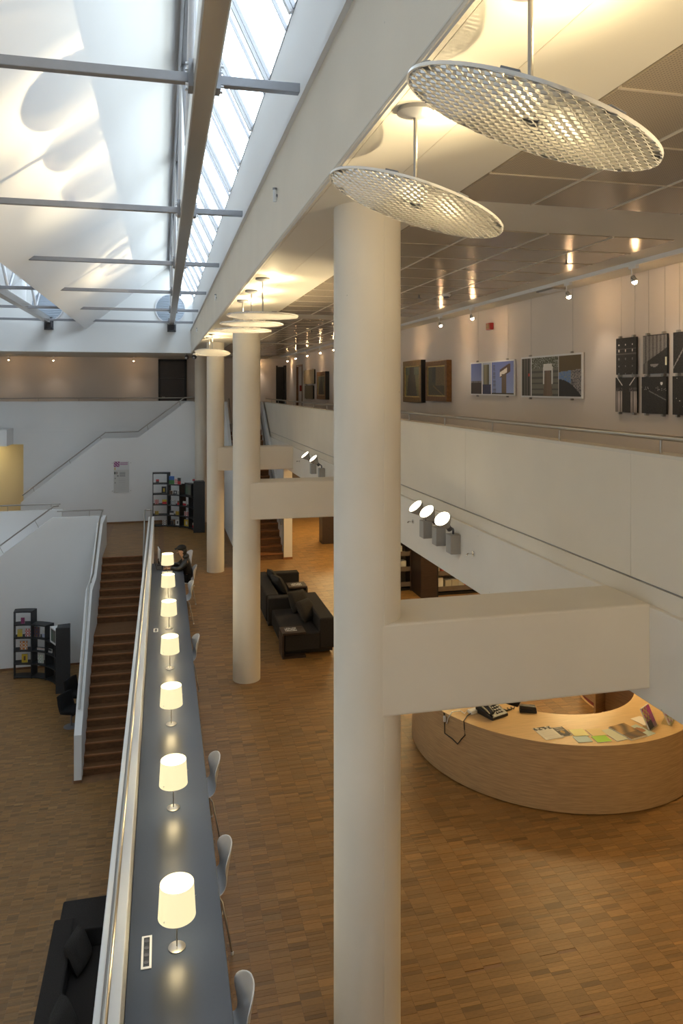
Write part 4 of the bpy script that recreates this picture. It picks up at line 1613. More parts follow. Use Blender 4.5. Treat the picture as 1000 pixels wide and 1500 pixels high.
# ------------------------------------------------------------------ reception desk
DX, DY, DR, DI, DH = 5.0, 8.95, 1.82, 1.05, .76
dk = thing('reception_desk', 'round beech reception desk under the near tie beam', 'desk', (DX, DY, 0))
A0, A1 = math.radians(150), math.radians(385)
obj('front', MB().arc((DX, DY), DR - .03, DR, A0, A1, .015, DH - .028, 72), 'beech_front', dk, smooth=30)
obj('plinth', MB().arc((DX, DY), DR - .10, DR - .03, A0, A1, 0, .02, 48), 'black_plastic', dk, smooth=30)
obj('top', MB().arc((DX, DY), DI, DR - .004, A0, A1, DH - .028, DH, 72), 'beech_top', dk, smooth=30)
obj('edge_band', MB().arc((DX, DY), DR - .004, DR + .003, A0, A1, DH - .030, DH, 72), 'beech_front', dk, smooth=30)
obj('inner_panel', MB().arc((DX, DY), DI + .25, DI + .28, A0, A1, 0.02, DH - .028, 48), 'beech_front', dk, smooth=30)
for a in (A0, A1):
    c_, s_ = math.cos(a), math.sin(a)
    obj('end_panel', MB().obox((DX + c_ * (DI + DR) / 2, DY + s_ * (DI + DR) / 2, (DH - .03) / 2), (DR - DI - .02, .03, DH - .03), Matrix.Rotation(a, 3, 'Z')), 'beech_front', dk)


def on_desk(px_x, px_y):
    """point of the desk top on this picture ray (used to measure where the small things stand)"""
    u, v = (px_x - 500) / 1086., (569.2 - px_y) / 1086.
    S_, C_ = math.sin(YAW), math.cos(YAW)
    t = (DH - EYE) / v
    return Vector(((S_ + u * C_) * t, (C_ - u * S_) * t, DH))


def flat(name, label, cat, px, w, d, rz, fn, th=.003, nx=10, ny=12, group=None, mat_='paper'):
    p = on_desk(*px)
    t = thing(name, label, cat, p + Vector((0, 0, .001)), rz, group)
    obj('sheet', MB().box(-w / 2, w / 2, -d / 2, d / 2, 0, th), mat_, t, local=True)
    grid_print('print', (-w / 2, -d / 2, th + .0006), (w, 0, 0), (0, d, 0), nx, ny, fn, 'print_matt', parent=t, local=True)
    return t


def fn_text(u, v):
    if v > .78:
        return (.03, .03, .03) if math.sin(u * 23) + math.sin(u * 9 + v * 30) > -.2 else (.5, .5, .46)
    return (.60, .58, .50) if int(v * 24) % 2 or u < .1 or u > .9 else (.50, .48, .42)


def fn_black(u, v):
    if (u - .5) ** 2 + (v - .45) ** 2 < .03:
        return (.35, .22, .06)
    if v > .6 and int(v * 24) % 2 and .12 < u < .9:
        return (.35, .33, .3)
    if v < .12 and (u < .2 or u > .8):
        return (.4, .4, .38)
    return (.035, .035, .04)


def fn_city(u, v):
    k = .5 + .5 * math.sin(u * 9 + 2 * math.sin(v * 5))
    if v < .4:
        return (.05 + .1 * k, .03 + .05 * k, .02)
    return (.30 * k + .08, .17 * k + .05, .06 * k + .02)


def fn_cup(u, v):
    if (u - .5) ** 2 / .12 + (v - .55) ** 2 / .05 < 1:
        return (.28, .12, .05)
    return (.42, .50, .46)


plain = lambda c: (lambda u, v: c)
YV = YAW * .3
flat('flyer', 'white printed flyer on the desk, left of the black leaflet', 'flyer', (802, 1074), .22, .29, .05, fn_text, nx=16, ny=26)
flat('leaflet', 'black leaflet with gold badge on the desk', 'leaflet', (823, 1072), .13, .22, .02, fn_black, nx=16, ny=26)
GN = 'coloured note pads on the desk'
flat('note_pad', 'pale yellow note pad, behind the light blue one', 'pad', (847.5, 1074), .17, .17, -.08, plain((.72, .68, .30)), .006, 2, 2, GN)
flat('note_pad', 'light blue note pad at the desk edge', 'pad', (853, 1083.3), .17, .145, -.08, plain((.42, .56, .58)), .006, 2, 2, GN)
flat('note_pad', 'pale orange note pad, behind the green one', 'pad', (873, 1073.5), .17, .17, -.04, plain((.66, .52, .25)), .006, 2, 2, GN)
flat('note_pad', 'bright green note pad at the desk edge', 'pad', (880.5, 1083), .17, .145, -.04, plain((.30, .58, .03)), .006, 2, 2, GN)
flat('booklet', 'pale green booklet beside the brown picture book', 'booklet', (899.5, 1077), .15, .27, .12, plain((.52, .53, .40)), .006, 2, 2)
flat('picture_book', 'brown picture book of a city at the desk edge', 'book', (919, 1073), .24, .33, .22, fn_city, .018, 14, 18)
flat('brochure', 'pale brochure showing a brown bowl, right of the picture book', 'brochure', (939, 1070.5), .15, .26, .30, fn_cup, .004, 12, 14)
flat('paper_card', 'blank white card near the leaflet holder', 'card', (940, 1056), .16, .20, .25, plain((.72, .66, .58)), .002, 2, 2)


def fn_city2(u, v):
    if u > .55:
        return (.42, .06, .30) if v > .2 else (.35, .2, .3)
    return ((.45, .40, .12) if (int(v * 7) + int(u * 6)) % 2 else (.35, .07, .25)) if v > .35 else (.05, .05, .06)


def fn_mag2(u, v):
    return [(.55, .5, .45), (.3, .32, .2), (.45, .12, .32), (.6, .6, .55)][(int(u * 5) + 2 * int(v * 6)) % 4]


for px, w, h, rz, fn, lab in (((957, 1066), .20, .23, .55, fn_city2, 'acrylic holder with yellow and magenta city map leaflets'), ((984, 1058), .22, .21, .75, fn_mag2, 'acrylic holder with assorted pink and green leaflets, by the wall')):
    p = on_desk(*px)
    t = thing('leaflet_holder', lab, 'holder', p, rz)
    M = Matrix.Rotation(-.45, 3, 'X')
    up = M @ Vector((0, 0, h))
    o = obj('leaflets', MB().obox(up * .5 + Vector((0, .012, .005)), (w, .016, h), M), 'paper', t, local=True)
    grid_print('print', Vector((-w / 2, 0, .004)), (w, 0, 0), up, 12, 14, fn, parent=t, local=True)
    g = obj('clear_stand', MB().obox(up * .30 + Vector((0, -.010, .004)), (w + .02, .003, h * .62), M).box(-w / 2 - .01, w / 2 + .01, -.02, .10, 0.001, .004), 'glass', t, local=True)

# telephone
p = on_desk(720, 1046)
t = thing('telephone', 'black desk telephone with raised display on the desk', 'telephone', p, .35)
M = Matrix.Rotation(.30, 3, 'X')
obj('base', MB().prism([(-.11, 0), (.11, 0), (.11, .075), (.06, .075), (-.11, .025)], 'x', -.10, .10), 'black_plastic', t, local=True, bevel=.006)
obj('handset', MB().tube([(-.075, -.09, .055), (-.075, -.04, .085), (-.075, .05, .11), (-.075, .10, .095)], .021, 10), 'black_plastic', t, local=True, smooth=60)
obj('display', MB().obox((.03, .085, .125), (.16, .014, .12), Matrix.Rotation(-.35, 3, 'X')), 'black_plastic', t, local=True, bevel=.004)
kb = MB()
for i in range(3):
    for j in range(4):
        kb.obox((.0 + i * .03, -.07 + j * .03, .040 + j * .0095), (.018, .016, .012), M)
obj('key', kb, 'steel_dark', t, local=True)['kind'] = 'stuff'
t.scale = (1.3, 1.3, 1.3)
cd = [p + Vector((.10 + .012 * k, -.03 + .018 * math.sin(k * 1.9), .012 + .010 * math.cos(k * 1.9))) for k in range(14)]
obj('cord', MB().tube([v - p for v in cd], .005, 6), 'black_plastic', t, local=True, smooth=60)
p = on_desk(773, 1043)
t = thing('stapler', 'black box shaped hole punch on the desk', 'punch', p, -.35)
obj('base', MB().box(-.10, .10, -.035, .035, 0, .035), 'black_plastic', t, local=True, bevel=.006)
obj('lever', MB().prism([(-.10, .035), (.10, .035), (.09, .07), (-.08, .085), (-.10, .08)], 'y', -.028, .028), 'black_plastic', t, local=True, bevel=.006)
obj('rim_strip', MB().box(-.085, .085, .026, .034, .071, .078), 'steel_grey', t, local=True)
p = on_desk(693, 1044)
t = thing('adapter', 'small pale network box among cables on the desk', 'device', p, .3)
obj('case', MB().box(-.06, .06, -.04, .04, 0, .04), 'paper', t, local=True, bevel=.008)
obj('plug', MB().box(.06, .085, -.02, .02, .008, .03), 'white_plastic', t, local=True)
p = on_desk(740, 1041)
t = thing('pen', 'dark pen lying right of the telephone', 'pen', p + Vector((0, 0, .006)), -.1)
obj('barrel', MB().tube([(-.07, 0, 0), (.06, 0, 0)], .005, 8), 'black_plastic', t, local=True, smooth=60)
obj('tip', MB().tube([(.06, 0, 0), (.075, 0, 0)], .004, 8, r2=.001), 'stainless', t, local=True, smooth=60)


def front_pt(px_x, px_y, r=DR + .012):
    """point of the desk front drum on this picture ray"""
    u, v = (px_x - 500) / 1086., (569.2 - px_y) / 1086.
    S_, C_ = math.sin(YAW), math.cos(YAW)
    d = Vector((S_ + u * C_, C_ - u * S_, v))
    a = d.x ** 2 + d.y ** 2
    b = -2 * (d.x * DX + d.y * DY)
    c = DX ** 2 + DY ** 2 - r * r
    q = (-b - math.sqrt(max(b * b - 4 * a * c, 0))) / (2 * a)
    return Vector((d.x * q, d.y * q, EYE + d.z * q))


pts = [on_desk(690, 1046) + Vector((0, 0, .012)), on_desk(684, 1050) + Vector((0, 0, .012)), front_pt(679, 1056), front_pt(680, 1068), front_pt(681, 1077), front_pt(676, 1082), front_pt(670, 1090), front_pt(662, 1082), front_pt(651, 1074), front_pt(651, 1056), front_pt(650, 1044)]
o = tag(obj('cable', MB().tube(pts, .006, 8), 'black_plastic', smooth=60), 'black cable hanging in a loop down the desk front', 'cable')
pts = [on_desk(692, 1047) + Vector((0, 0, .008)), on_desk(686, 1040) + Vector((0, 0, .01)), on_desk(680, 1046) + Vector((0, 0, .008)), on_desk(674, 1042) + Vector((0, 0, .008)), front_pt(662, 1043), front_pt(656, 1052), front_pt(654, 1060)]
tag(obj('cable', MB().tube(pts, .006, 8), 'white_plastic', smooth=60), 'white cable tangled beside the network box', 'cable')
t = thing('switch', 'white inline cable switch on the black loop at the desk front', 'switch', front_pt(651, 1053))
q = front_pt(651, 1053, DR + .022) - front_pt(651, 1053)
obj('case', MB().obox(q, (.03, .03, .07)), 'white_plastic', t, local=True, bevel=.008)
obj('rocker', MB().obox(q + Vector((-.012, -.012, 0)), (.012, .012, .02)), 'paper', t, local=True)

# inside the ring: office chair, cabinet with dark red back
t = thing('office_chair', 'black office chair inside the round desk', 'chair', (4.25, 8.92, 0))
bk = MB().sphere((4.20, 8.70, .66), .26, 20, 12, (1.0, .22, .62))
obj('backrest', bk, 'fabric_black', t, smooth=60)
obj('seat', MB().sphere((4.25, 8.98, .46), .26, 20, 10, (1, 1, .22)), 'fabric_black', t, smooth=60)
obj('column', MB().tube([(4.25, 8.98, .06), (4.25, 8.98, .44)], .028, 12), 'steel_dark', t, smooth=50)
for k in range(5):
    a = k * 2 * PI / 5
    obj('foot', MB().tube([(4.25, 8.98, .09), (4.25 + .28 * math.cos(a), 8.98 + .28 * math.sin(a), .05)], .018, 8).sphere((4.25 + .28 * math.cos(a), 8.98 + .28 * math.sin(a), .03), .03, 10, 6), 'black_plastic', t, smooth=50)
t = thing('cabinet', 'beech cabinet standing on the dark red rug behind the round desk', 'cabinet', (6.4, 9.9, 0))
obj('carcass', MB().box(6.16, 6.68, 9.67, 10.1, .012, .80), 'beech_front', t)
obj('door', MB().box(6.17, 6.52, 9.652, 9.67, .03, .78), 'beech_front', t)
obj('door', MB().box(6.53, 6.67, 9.652, 9.67, .03, .78), 'beech_front', t)
obj('handle', MB().tube([(6.48, 9.645, .55), (6.48, 9.635, .58), (6.48, 9.635, .66), (6.48, 9.645, .69)], .006, 8), 'stainless', t, smooth=50)
t = thing('rug', 'dark red round rug with pale edge inside the desk', 'rug', (7.25, 9.7, 0))
obj('pile', MB().lathe([(1.15, .001), (1.15, .008), (.01, .009)], 64, (7.25, 9.7, 0)), 'red_panel', t)
obj('border', MB().lathe([(1.15, .001), (1.18, .001), (1.18, .011), (1.15, .011)], 64, (7.25, 9.7, 0), close=True), 'beech_top', t)
t = thing('low_rack', 'black low rack with slanted panels right of the beech cabinet', 'rack', (7.0, 9.8, 0))
obj('back', MB().box(6.72, 7.5, 10.05, 10.1, .012, .80), 'black_plastic', t)
obj('side', MB().box(6.70, 6.73, 9.66, 10.1, .012, .80), 'black_shelf', t)
obj('slanted_panel', MB().obox((7.0, 9.85, .42), (.02, .35, .75), Matrix.Rotation(.4, 3, 'Y')), 'black_shelf', t)
obj('slanted_panel', MB().obox((7.3, 9.85, .42), (.02, .35, .75), Matrix.Rotation(.4, 3, 'Y')), 'black_shelf', t)


# ------------------------------------------------------------------ reading room shelves under the gallery
def library_unit(label, x0, x1, y, h=1.95, rows=5, d=.34, endw=.0, books=(), lip=True):
    t = thing('library_shelf', label, 'shelf', ((x0 + x1) / 2, y, 0))
    obj('back_panel', MB().box(x0, x1, y + d - .02, y + d, .05, h), 'shelf_tan', t)
    obj('plinth', MB().box(x0, x1, y + .03, y + d, 0, .06), 'black_plastic', t)
    zs = [.12 + (h - .2) * k / rows for k in range(rows + 1)]
    for z in zs:
        obj('shelf_board', MB().box(x0, x1, y, y + d - .02, z - .012, z + .012), 'shelf_tan', t)
        if lip:
            obj('shelf_lip', MB().box(x0, x1, y - .012, y, z - .02, z + .085), 'shelf_tan', t)
    obj('side_panel', MB().box(x0 - .03, x0, y - .02, y + d, 0, h), 'wood_dark', t)
    obj('side_panel', MB().box(x1, x1 + .03, y - .02, y + d, 0, h), 'wood_dark', t)
    return t, zs


ORD = 'first second third fourth fifth sixth seventh eighth ninth tenth eleventh twelfth thirteenth fourteenth fifteenth sixteenth seventeenth eighteenth nineteenth twentieth'.split()
GB = 'books on the reading room shelves'
u1, z1 = library_unit('tan library shelf under the gallery, left of the dark end board', 4.85, 5.52, 16.2)
u2, z2 = library_unit('tan library shelf under the gallery, right of the dark end board', 5.98, 8.0, 15.62)
u3, z3 = library_unit('far library shelf glimpsed left of the nearest column', 5.05, 6.3, 21.8)
eb = thing('end_board', 'tall dark brown end board with small label between the library shelves', 'panel', (5.75, 15.6, 0))
obj('board', MB().box(5.555, 5.93, 15.54, 16.56, 0, 2.0), 'wood_dark', eb)
obj('edge', MB().box(5.93, 5.95, 15.53, 16.0, 0, 2.0), 'black_plastic', eb)
obj('label', MB().box(5.66, 5.78, 15.53, 15.54, 1.60, 1.80), 'paper', eb)
u3e = thing('end_board', 'brown end board with dark edge on the far library shelf', 'panel', (4.9, 21.6, 0))
obj('board', MB().box(4.62, 4.98, 21.62, 22.1, 0, 1.95), 'wood_dark', u3e)
obj('edge', MB().box(4.98, 5.015, 21.6, 22.1, 0, 1.95), 'black_plastic', u3e)
k = 0
bcols = [((.55, .52, .45), 'cream'), ((.62, .6, .55), 'white'), ((.4, .36, .28), 'tan'), ((.5, .08, .05), 'red'), ((.58, .45, .15), 'yellow'), ((.3, .3, .32), 'grey'), ((.66, .64, .6), 'pale'), ((.45, .42, .36), 'beige')]
for unit, (zs, y, x0, rows_, nm) in {'a': (z1, 16.2, 4.87, (1, 2), 'left of end board'), 'b': (z2, 15.62, 6.0, (0, 1), 'right of end board')}.items():
    for r in rows_:
        x = x0
        nb = 0
        xend = 5.5 if unit == 'a' else 7.3
        while x < xend - .12:
            nb += 1
            c, cn = random.choice(bcols)
            w = random.choice([.03, .05, .13, .15, .17])
            hh = random.uniform(.17, .26)
            bt = thing('book', '%s %s book, %s from left on %s board %s' % ('thin' if w < .06 else 'broad', cn, ORD[nb - 1], 'lower' if r == rows_[0] else 'upper', nm), 'book', (x, y + .06, zs[r] + .0125), 0, GB)
            me = MB().box(0, w - .004, 0, .17, 0, hh)
            obj('cover', me, 'print', bt, local=True)
            m_ = bt.children[0].data
            at = m_.color_attributes.new('Col', 'FLOAT_COLOR', 'CORNER')
            at.data.foreach_set('color', [*c, 1.0] * len(m_.loops))
            obj('pages', MB().box(.003, w - .007, .004, .168, hh, hh + .003), 'paper', bt, local=True)
            x += w + random.choice([0, 0, .004, .05])
            k += 1


# ------------------------------------------------------------------ pictures on the gallery wall
def picture(label, y0, y1, z0, z1, fn, frame, depth=.04, cat='picture', nm='picture', nx=40, ny=48, border=.0, fw=.07, wires=True, side=None, ink=1.5):
    """hangs on the wall at x = XW, y0 (far) > y1 (near)"""
    t = thing(nm, label, cat, (XW, (y0 + y1) / 2, z0))
    X0 = XW - depth
    if frame:
        f = MB()
        for a, b, c, d in ((y1, y0, z0, z0 + fw), (y1, y0, z1 - fw, z1), (y1, y1 + fw, z0 + fw, z1 - fw), (y0 - fw, y0, z0 + fw, z1 - fw)):
            f.box(X0 - .02, XW - .002, a, b, c, d)
        fo = obj('frame', f, frame, t, bevel=.008)
        obj('inner_lip', MB().box(X0 - .012, X0, y1 + fw, y0 - fw, z0 + fw, z0 + fw + .02).box(X0 - .012, X0, y1 + fw, y0 - fw, z1 - fw - .02, z1 - fw).box(X0 - .012, X0, y1 + fw, y1 + fw + .02, z0 + fw, z1 - fw).box(X0 - .012, X0, y0 - fw - .02, y0 - fw, z0 + fw, z1 - fw), 'gold_edge', fo)
        iy0, iy1, iz0, iz1 = y0 - fw, y1 + fw, z0 + fw, z1 - fw
        obj('backing', MB().box(X0 + .004, XW - .004, y1 + .01, y0 - .01, z0 + .01, z1 - .01), 'frame_black', t)
        if side:
            obj('side_board', MB().box(X0 - .018, XW - .002, y1 - .012, y1, z0, z1), side, t)
    else:
        obj('board', MB().box(X0, XW - .012, y1, y0, z0, z1), 'white_plastic' if border else 'black_plastic', t)
        iy0, iy1, iz0, iz1 = y0 - border, y1 + border, z0 + border, z1 - border
        cl = MB()
        w_ = MB()
        for yy in (y1 + .16 * (y0 - y1), y0 - .16 * (y0 - y1)):
            cl.box(X0 - .006, XW - .002, yy - .012, yy + .012, z1, z1 + .022)
            cl.box(X0 - .006, XW - .002, yy - .012, yy + .012, z0 - .022, z0)
            w_.tube([(XW - .008, yy, z1), (XW - .008, yy, ZC - .01)], .0015, 5)
        obj('clip', cl, 'stainless', t)['kind'] = 'stuff'
        if wires:
            obj('wire', w_, 'stainless', t)['kind'] = 'stuff'
    grid_print('print', (X0 - .0012, iy0, iz0), (0, iy1 - iy0, 0), (0, 0, iz1 - iz0), nx, ny, lambda u, v: tuple(min(.85, c * ink) for c in fn(u, v)), 'print_matt', parent=t)
    return t


def H_(u, v, s):
    x = math.sin(u * 12.9898 * s + v * 78.233 + s) * 43758.5453
    return x - math.floor(x)


def oil1(u, v):
    k = .5 + .5 * math.sin(u * 6 + 2 * math.sin(v * 4))
    dark = 1 if abs(u - .45) < .16 + .2 * (1 - v) * (v < .7) else 0
    b = (.085 + .04 * k, .075 + .035 * k, .045)
    if dark:
        b = (.035, .030, .022)
    if v > .7 and not dark:
        b = (.075, .080, .055)
    return tuple(c * (.8 + .4 * H_(u, v, 3)) for c in b)


def oil2(u, v):
    b = (.12, .088, .05) if u > .45 else (.06, .058, .042)
    if v < .35:
        b = (.06, .05, .03)
    if abs((v - .35) + .55 * (u - .3)) < .02 and u > .3:
        b = (.16, .11, .05)
    if abs(u - .35) < .09 and v > .45:
        b = (.04, .045, .04)
    return tuple(c * (.8 + .4 * H_(u, v, 5)) for c in b)


def tower(u, v):
    if abs(u - .285) < .008 or abs(u - .51) < .008:
        return (.62, .62, .62)
    sky = (.10 + .10 * (1 - v), .13 + .12 * (1 - v), .30 + .12 * (1 - v))
    if u < .285:
        if v < .42:
            return (.035, .03, .03) if v < .36 or int(u * 60) % 2 else (.2, .2, .22)
        return sky
    if u < .51:
        if v < .30:
            return (.04, .05, .12) if (int(u * 50) + int(v * 30)) % 2 else (.02, .02, .03)
        if .32 < u < .45 and v < .94:
            k = .5 + .5 * math.cos((u - .365) * 30)
            return (.16 * k + .03, .15 * k + .03, .11 * k + .02)
        return (.3, .34, .42)
    if v < .04:
        return (.03, .03, .02)
    if .745 < u < .845 and v < .62:
        return (.10, .075, .055)
    if .70 < u < .93 and .52 < v < .92:
        s = (u - .70) * .9 + .58
        if s - .10 < v < s + .17:
            return (.55, .5, .42) if abs(v - s - .02) < .07 and u < .86 else (.07, .045, .035)
    if .55 < u < .59 + .03 * (1 - v) and v < .9 and int(v * 40) % 2:
        return (.08, .09, .14)
    return sky


def bridge(u, v):
    if abs(u - .185) < .007 or abs(u - .655) < .007:
        return (.62, .62, .60)
    if u < .185:
        if .13 < u < .155 and .52 < v < .60:
            return (.45, .05, .04)
        return (.14, .13, .115) if int(u * 60) % 3 == 0 else (.045, .043, .04)
    if u < .655:
        c = (u - .19) / .46
        w = .10 + .25 * (1 - v)
        if abs(c - .62) < .16 and .66 < v < .82 or (.13 < abs(c - .62) < .18 and .3 < v < .75):
            return (.52, .52, .50)
        if abs(c - .62) < w * .5 and v < .66:
            return (.16, .12, .09) if int(c * 40) % 2 else (.10, .07, .05)
        if v > .72:
            return (.07, .075, .05) if H_(u, v, 2) > .3 else (.25, .26, .24)
        return (.13, .13, .11) if int(v * 20) % 3 else (.07, .07, .065)
    c = (u - .66) / .34
    edge = .48 + .05 * c - .42 * (c - .1) if False else .47 - .4 * c * c
    if v > .60 + .06 * c:
        return (.085, .062, .032)
    if v < edge - .05:
        return (.02, .02, .022)
    if c > .55:
        return (.22, .2, .19) if H_(u, v, 7) > .4 else (.06, .06, .07)
    return (.08, .16, .36) if H_(u, v, 4) > .45 else (.16, .2, .25)


def night(seed):
    def fn(u, v):
        b = .012 + .012 * H_(u, v, seed)
        if seed == 1:
            for cx in (.15, .48, .82):
                if abs(u - cx) < .03 and (.62 < v < .68 or .80 < v < .84):
                    return (.45, .43, .4)
                if abs(u - cx) < .03 and v < .62 and int(v * 20) % 4 == 0:
                    return (.12, .12, .12)
            if abs(v - .57) < .02 or abs(v - .70) < .012:
                return (.07, .065, .06)
        if seed == 2:
            if v > .35 + .5 * u * .8 - .1 and v < .97:
                k = .10 + .05 * math.sin(u * 40) + .05 * H_(u, v, 9)
                return (k, k * .95, k * .9)
            if u < .2 and int(u * 40) % 2:
                return (.16, .15, .14)
            if ((u - .48) ** 2 / .03 + (v - .25) ** 2 / .006) < 1 and v < .26:
                return (.2, .19, .18)
            if u > .93 and .2 < v < .42:
                return (.6, .55, .4)
        if seed == 3:
            if (u < .32 or u > .72) and v < .60:
                k = .45 * (1 - abs(v - .35)) if int(u * 26) % 2 else .05
                return (k, k * .9, k * .85)
            if .58 < v < .70 and (u < .35 or u > .65):
                return (.10 * H_(u, v, 8), .09 * H_(u, v, 8), .09 * H_(u, v, 8))
            if v > .78 and abs(abs(u - .5) - (.2 + 1.1 * (v - .8))) < .03:
                return (.5, .48, .45)
        if seed == 4:
            if (u - .82) ** 2 + (v - .82) ** 2 < .002:
                return (.7, .66, .6)
            if .62 < v < .72 and H_(u, v, 6) > .92:
                return (.3, .29, .27)
            if abs(v - (.62 - .35 * (u - .3))) < .014 and u > .3:
                return (.14, .14, .13)
        if seed == 5:
            if abs((v - .3) - 1.2 * (u - .15)) < .03:
                return (.2, .2, .19)
        if seed == 6:
            if H_(u, v, 11) > .985 and abs(u - .4) < .3:
                return (.5, .48, .42)
        return (b, b * .97, b * .95)
    return fn


picture('dark gold framed oil painting with black edge, nearer the column', 13.91, 12.86, 4.38, 5.17, oil1, 'frame_gold', .07, side='frame_black', fw=.10)
picture('brown framed oil painting, right of the black edged one', 12.62, 11.60, 4.42, 5.12, oil2, 'frame_brown', .07, side='frame_brown', fw=.085)
picture('wide photo panel of towers against blue sky, left of the bridge panel', 10.74, 9.26, 4.54, 5.04, tower, None, .03, border=.02, nx=128, ny=52)
picture('wide photo panel of a white bridge, right of the tower panel', 9.07, 7.58, 4.525, 5.055, bridge, None, .03, border=.022, nx=132, ny=52)
picture('black night photo with three lamps, upper left of the small set', 6.93, 6.59, 4.785, 5.165, night(1), None, .03, nx=44, ny=48)
picture('black and white photo of a quay wall and boat, upper middle of the small set', 6.48, 6.12, 4.785, 5.165, night(2), None, .03, nx=44, ny=48)
picture('dark photo with a pale diagonal, upper row cut by the right picture edge', 6.03, 5.67, 4.785, 5.165, night(5), None, .03, nx=44, ny=48)
picture('night photo of bright curtains of light, lower left of the small set', 6.94, 6.58, 4.395, 4.755, night(3), None, .03, nx=44, ny=48, wires=False)
picture('night photo of a lit road, lower middle of the small set', 6.50, 6.13, 4.395, 4.755, night(4), None, .03, nx=44, ny=48, wires=False)
picture('night photo with scattered lights, lower row cut by the right picture edge', 6.04, 5.67, 4.395, 4.755, night(6), None, .03, nx=44, ny=48, wires=False)
picture('far square picture with pale gold surface, above the dark one', 24.7, 22.9, 4.79, 5.25, lambda u, v: tuple(c * (.8 + .4 * H_(u, v, 2)) for c in (.30, .23, .13)), None, .05, wires=False)
picture('far square picture with dark olive surface, below the pale gold one', 24.5, 23.1, 4.31, 4.74, lambda u, v: tuple(c * (.7 + .5 * H_(u, v, 2)) for c in (.085, .068, .036)), None, .05, wires=False)
picture('far dark framed painting tilted from the wall beside the small square ones', 22.2, 20.95, 4.32, 5.14, oil1, 'frame_brown', .10, side='frame_black', fw=.12)

# ------------------------------------------------------------------ gallery ceiling fittings
tk = thing('lighting_track', 'white lighting track along the gallery ceiling', 'track', (4.22, 12, ZC))
obj('rail', MB().box(4.205, 4.235, 2.0, 27.0, ZC - .045, ZC - .006), 'white_plastic', tk)
spots = [4.85, 6.02, 7.16, 9.71, 10.93, 13.1, 15.2, 16.7, 18.4, 20.1, 22.0, 24.0]
spl = ['nearest track spot, outside the right picture edge', 'track spot above the small night photos', 'track spot between the bridge panel and the night photos', 'track spot above the tower panel, beside the red sounder',
       'track spot above the framed oil paintings', 'track spot just right of the nearest column', 'track spot left of the nearest column, nearest of the far group', 'far track spot, sixth from the end', 'far track spot, fifth from the end',
       'far track spot, fourth from the end', 'far track spot, third from the end', 'far track spot, last but one before the dark door']


def track_spot(label, x, y, z, aim, group, power=TRACK_W):
    t = thing('track_spot', label, 'lamp', (x, y, z), group=group)
    obj('adapter', MB().box(x - .016, x + .016, y - .055, y + .055, z - .03, z), 'white_plastic', t)
    obj('arm', MB().tube([(x, y + .03, z - .03), (x, y + .03, z - .11)], .006, 8), 'white_plastic', t, smooth=50)
    d = Vector(aim).normalized()
    c = Vector((x, y, z - .125))
    q = d.to_track_quat('Z', 'Y').to_matrix()
    h = MB().lathe([(.010, -.035), (.018, -.03), (.030, .012), (.032, .02), (.028, .02)], 18)
    h.v = [tuple(q @ Vector(p) + c) for p in h.v]
    obj('reflector', h, 'chrome', t, smooth=50)
    b = MB().sphere((0, 0, .026), .024, 12, 8, (1, 1, 1))
    b.v = [tuple(q @ Vector(p) + c) for p in b.v]
    obj('bulb', b, 'bulb', t, smooth=60)
    l = bpy.data.lights.new('spot_beam', 'SPOT')
    l.energy = power
    l.color = (1.0, .80, .60)
    l.spot_size = math.radians(75)
    l.spot_blend = .9
    l.shadow_soft_size = .02
    o = bpy.data.objects.new('spot_beam', l)
    C.objects.link(o)
    o.location = c + d * .05
    look(o, d)


for y, lab in zip(spots, spl):
    track_spot(lab, 4.22, y, ZC - .045, (.40, -.05, -1.0), 'halogen spots on the gallery track')
for x, lab in ((-5.35, 'far gallery ceiling spot, leftmost of three'), (-3.85, 'far gallery ceiling spot, middle of three'), (-1.05, 'far gallery ceiling spot left of the dark brown door')):
    track_spot(lab, x, 28.5, ZC - .006, (0, .35, -1.0), 'halogen spots over the far gallery', TRACK_W * 1.2)
# wall washer at the far right corner
track_spot('corner wall washer lighting the far gallery wall right of the second column', 3.66, 28.95, ZC - .006, (0, .15, -1), 'halogen spots over the far gallery', TRACK_W * 2.5)
track_spot('corner spot grazing the picture wall between the dark opening and the door', 4.52, 27.4, ZC - .006, (.12, 0, -1), 'halogen spots over the far gallery', TRACK_W * 2)

# two dark globe spots under the end of the beam
for x, y, lab in ((.78, 25.4, 'dark globe spot under the end wall, left of the pair'), (1.02, 25.1, 'dark globe spot under the end wall, right of the pair')):
    t = thing('globe_spot', lab, 'lamp', (x, y, ZC))
    obj('stem', MB().tube([(x, y, ZC - .006), (x, y, ZC - .07)], .010, 8), 'steel_dark', t, smooth=50)
    obj('globe', MB().sphere((x, y, ZC - .13), .075, 18, 12), 'steel_dark', t, smooth=60)
    obj('lens', MB().sphere((x - .02, y - .055, ZC - .15), .038, 12, 8, (1, .6, 1)), 'steel_white', t, smooth=60)

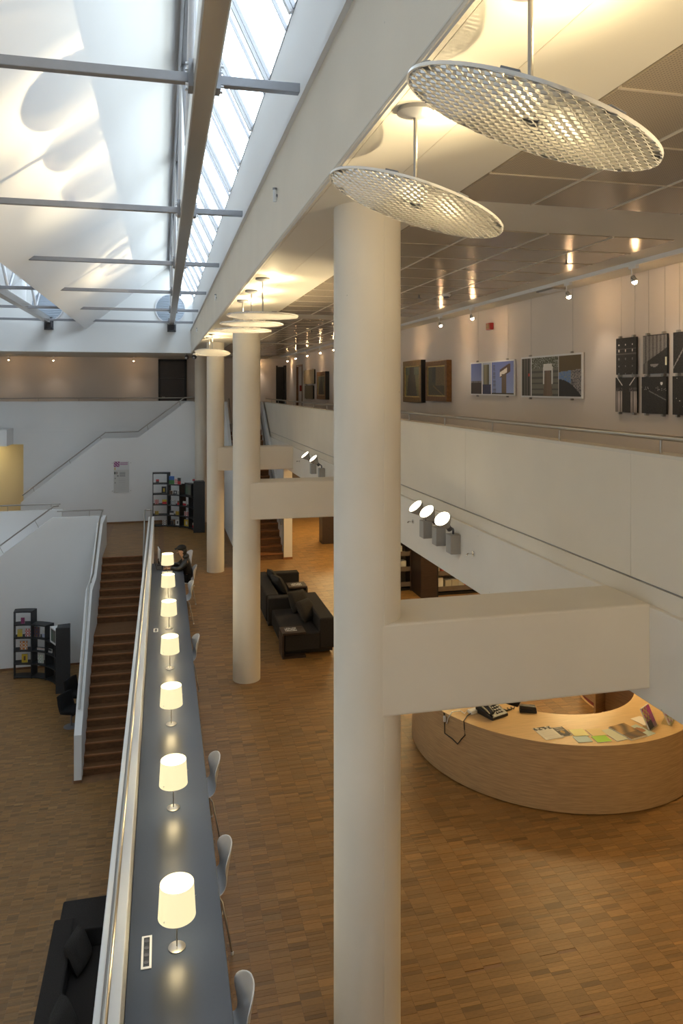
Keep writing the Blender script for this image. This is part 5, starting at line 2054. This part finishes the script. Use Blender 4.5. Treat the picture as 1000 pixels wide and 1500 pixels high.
# red sounder, smoke detector, sprinklers, emergency light
t = thing('alarm_sounder', 'dark red alarm sounder box high on the picture wall', 'alarm', (XW, 10.05, 5.55))
obj('box', MB().box(XW - .06, XW, 9.97, 10.12, 5.50, 5.60), 'red_plastic', t, bevel=.008)
obj('grille', MB().box(XW - .066, XW - .058, 10.0, 10.09, 5.515, 5.585), 'frame_brown', t)
t = thing('smoke_detector', 'white smoke detector on the ceiling panels', 'detector', (3.40, 8.6, ZC))
obj('base', MB().lathe([(.06, ZC - .014), (.06, ZC - .03), (.045, ZC - .045)], 20, (3.40, 8.6, 0)), 'white_plastic', t, smooth=40)
obj('chamber', MB().lathe([(.035, ZC - .045), (.032, ZC - .062), (.01, ZC - .066)], 16, (3.40, 8.6, 0)), 'steel_dark', t, smooth=40)
for x, y, lab in ((3.55, 6.05, 'small sprinkler head near the right picture edge'), (3.10, 8.75, 'small sprinkler head beside the smoke detector'), (2.9, 14.6, 'far small sprinkler head on the ceiling panels')):
    t = thing('sprinkler', lab, 'sprinkler', (x, y, ZC))
    obj('pipe', MB().tube([(x, y, ZC - .014), (x, y, ZC - .05)], .009, 8), 'steel_dark', t, smooth=50)
    obj('deflector', MB().lathe([(.026, ZC - .052), (.026, ZC - .056)], 12, (x, y, 0)), 'steel_dark', t)
t = thing('emergency_light', 'flat grey emergency light on the ceiling strip by the wall', 'lamp', (4.45, 8.0, ZC))
obj('housing', MB().box(4.36, 4.54, 7.72, 8.12, ZC - .03, ZC - .006), 'flood_grey', t, bevel=.006)
obj('diffuser', MB().box(4.38, 4.52, 7.75, 8.09, ZC - .036, ZC - .03), 'white_plastic', t)

# small fittings on the beam face
for y, z, lab in ((5.95, 6.20, 'small white tube sensor on the beam face, nearest the camera'), (12.9, 6.2, 'small grey sensor on the beam face, middle one'), (20.2, 6.2, 'small grey sensor on the beam face, farthest one')):
    t = thing('beam_sensor', lab, 'sensor', (.9, y, z))
    obj('tube', MB().tube([(.878, y, z - .05), (.878, y, z + .045)], .014, 12), 'white_plastic', t, smooth=50)
    obj('cap', MB().tube([(.878, y, z + .045), (.878, y, z + .062)], .017, 12).box(.878, .9, y - .008, y + .008, z - .01, z + .01), 'steel_grey', t, smooth=50)
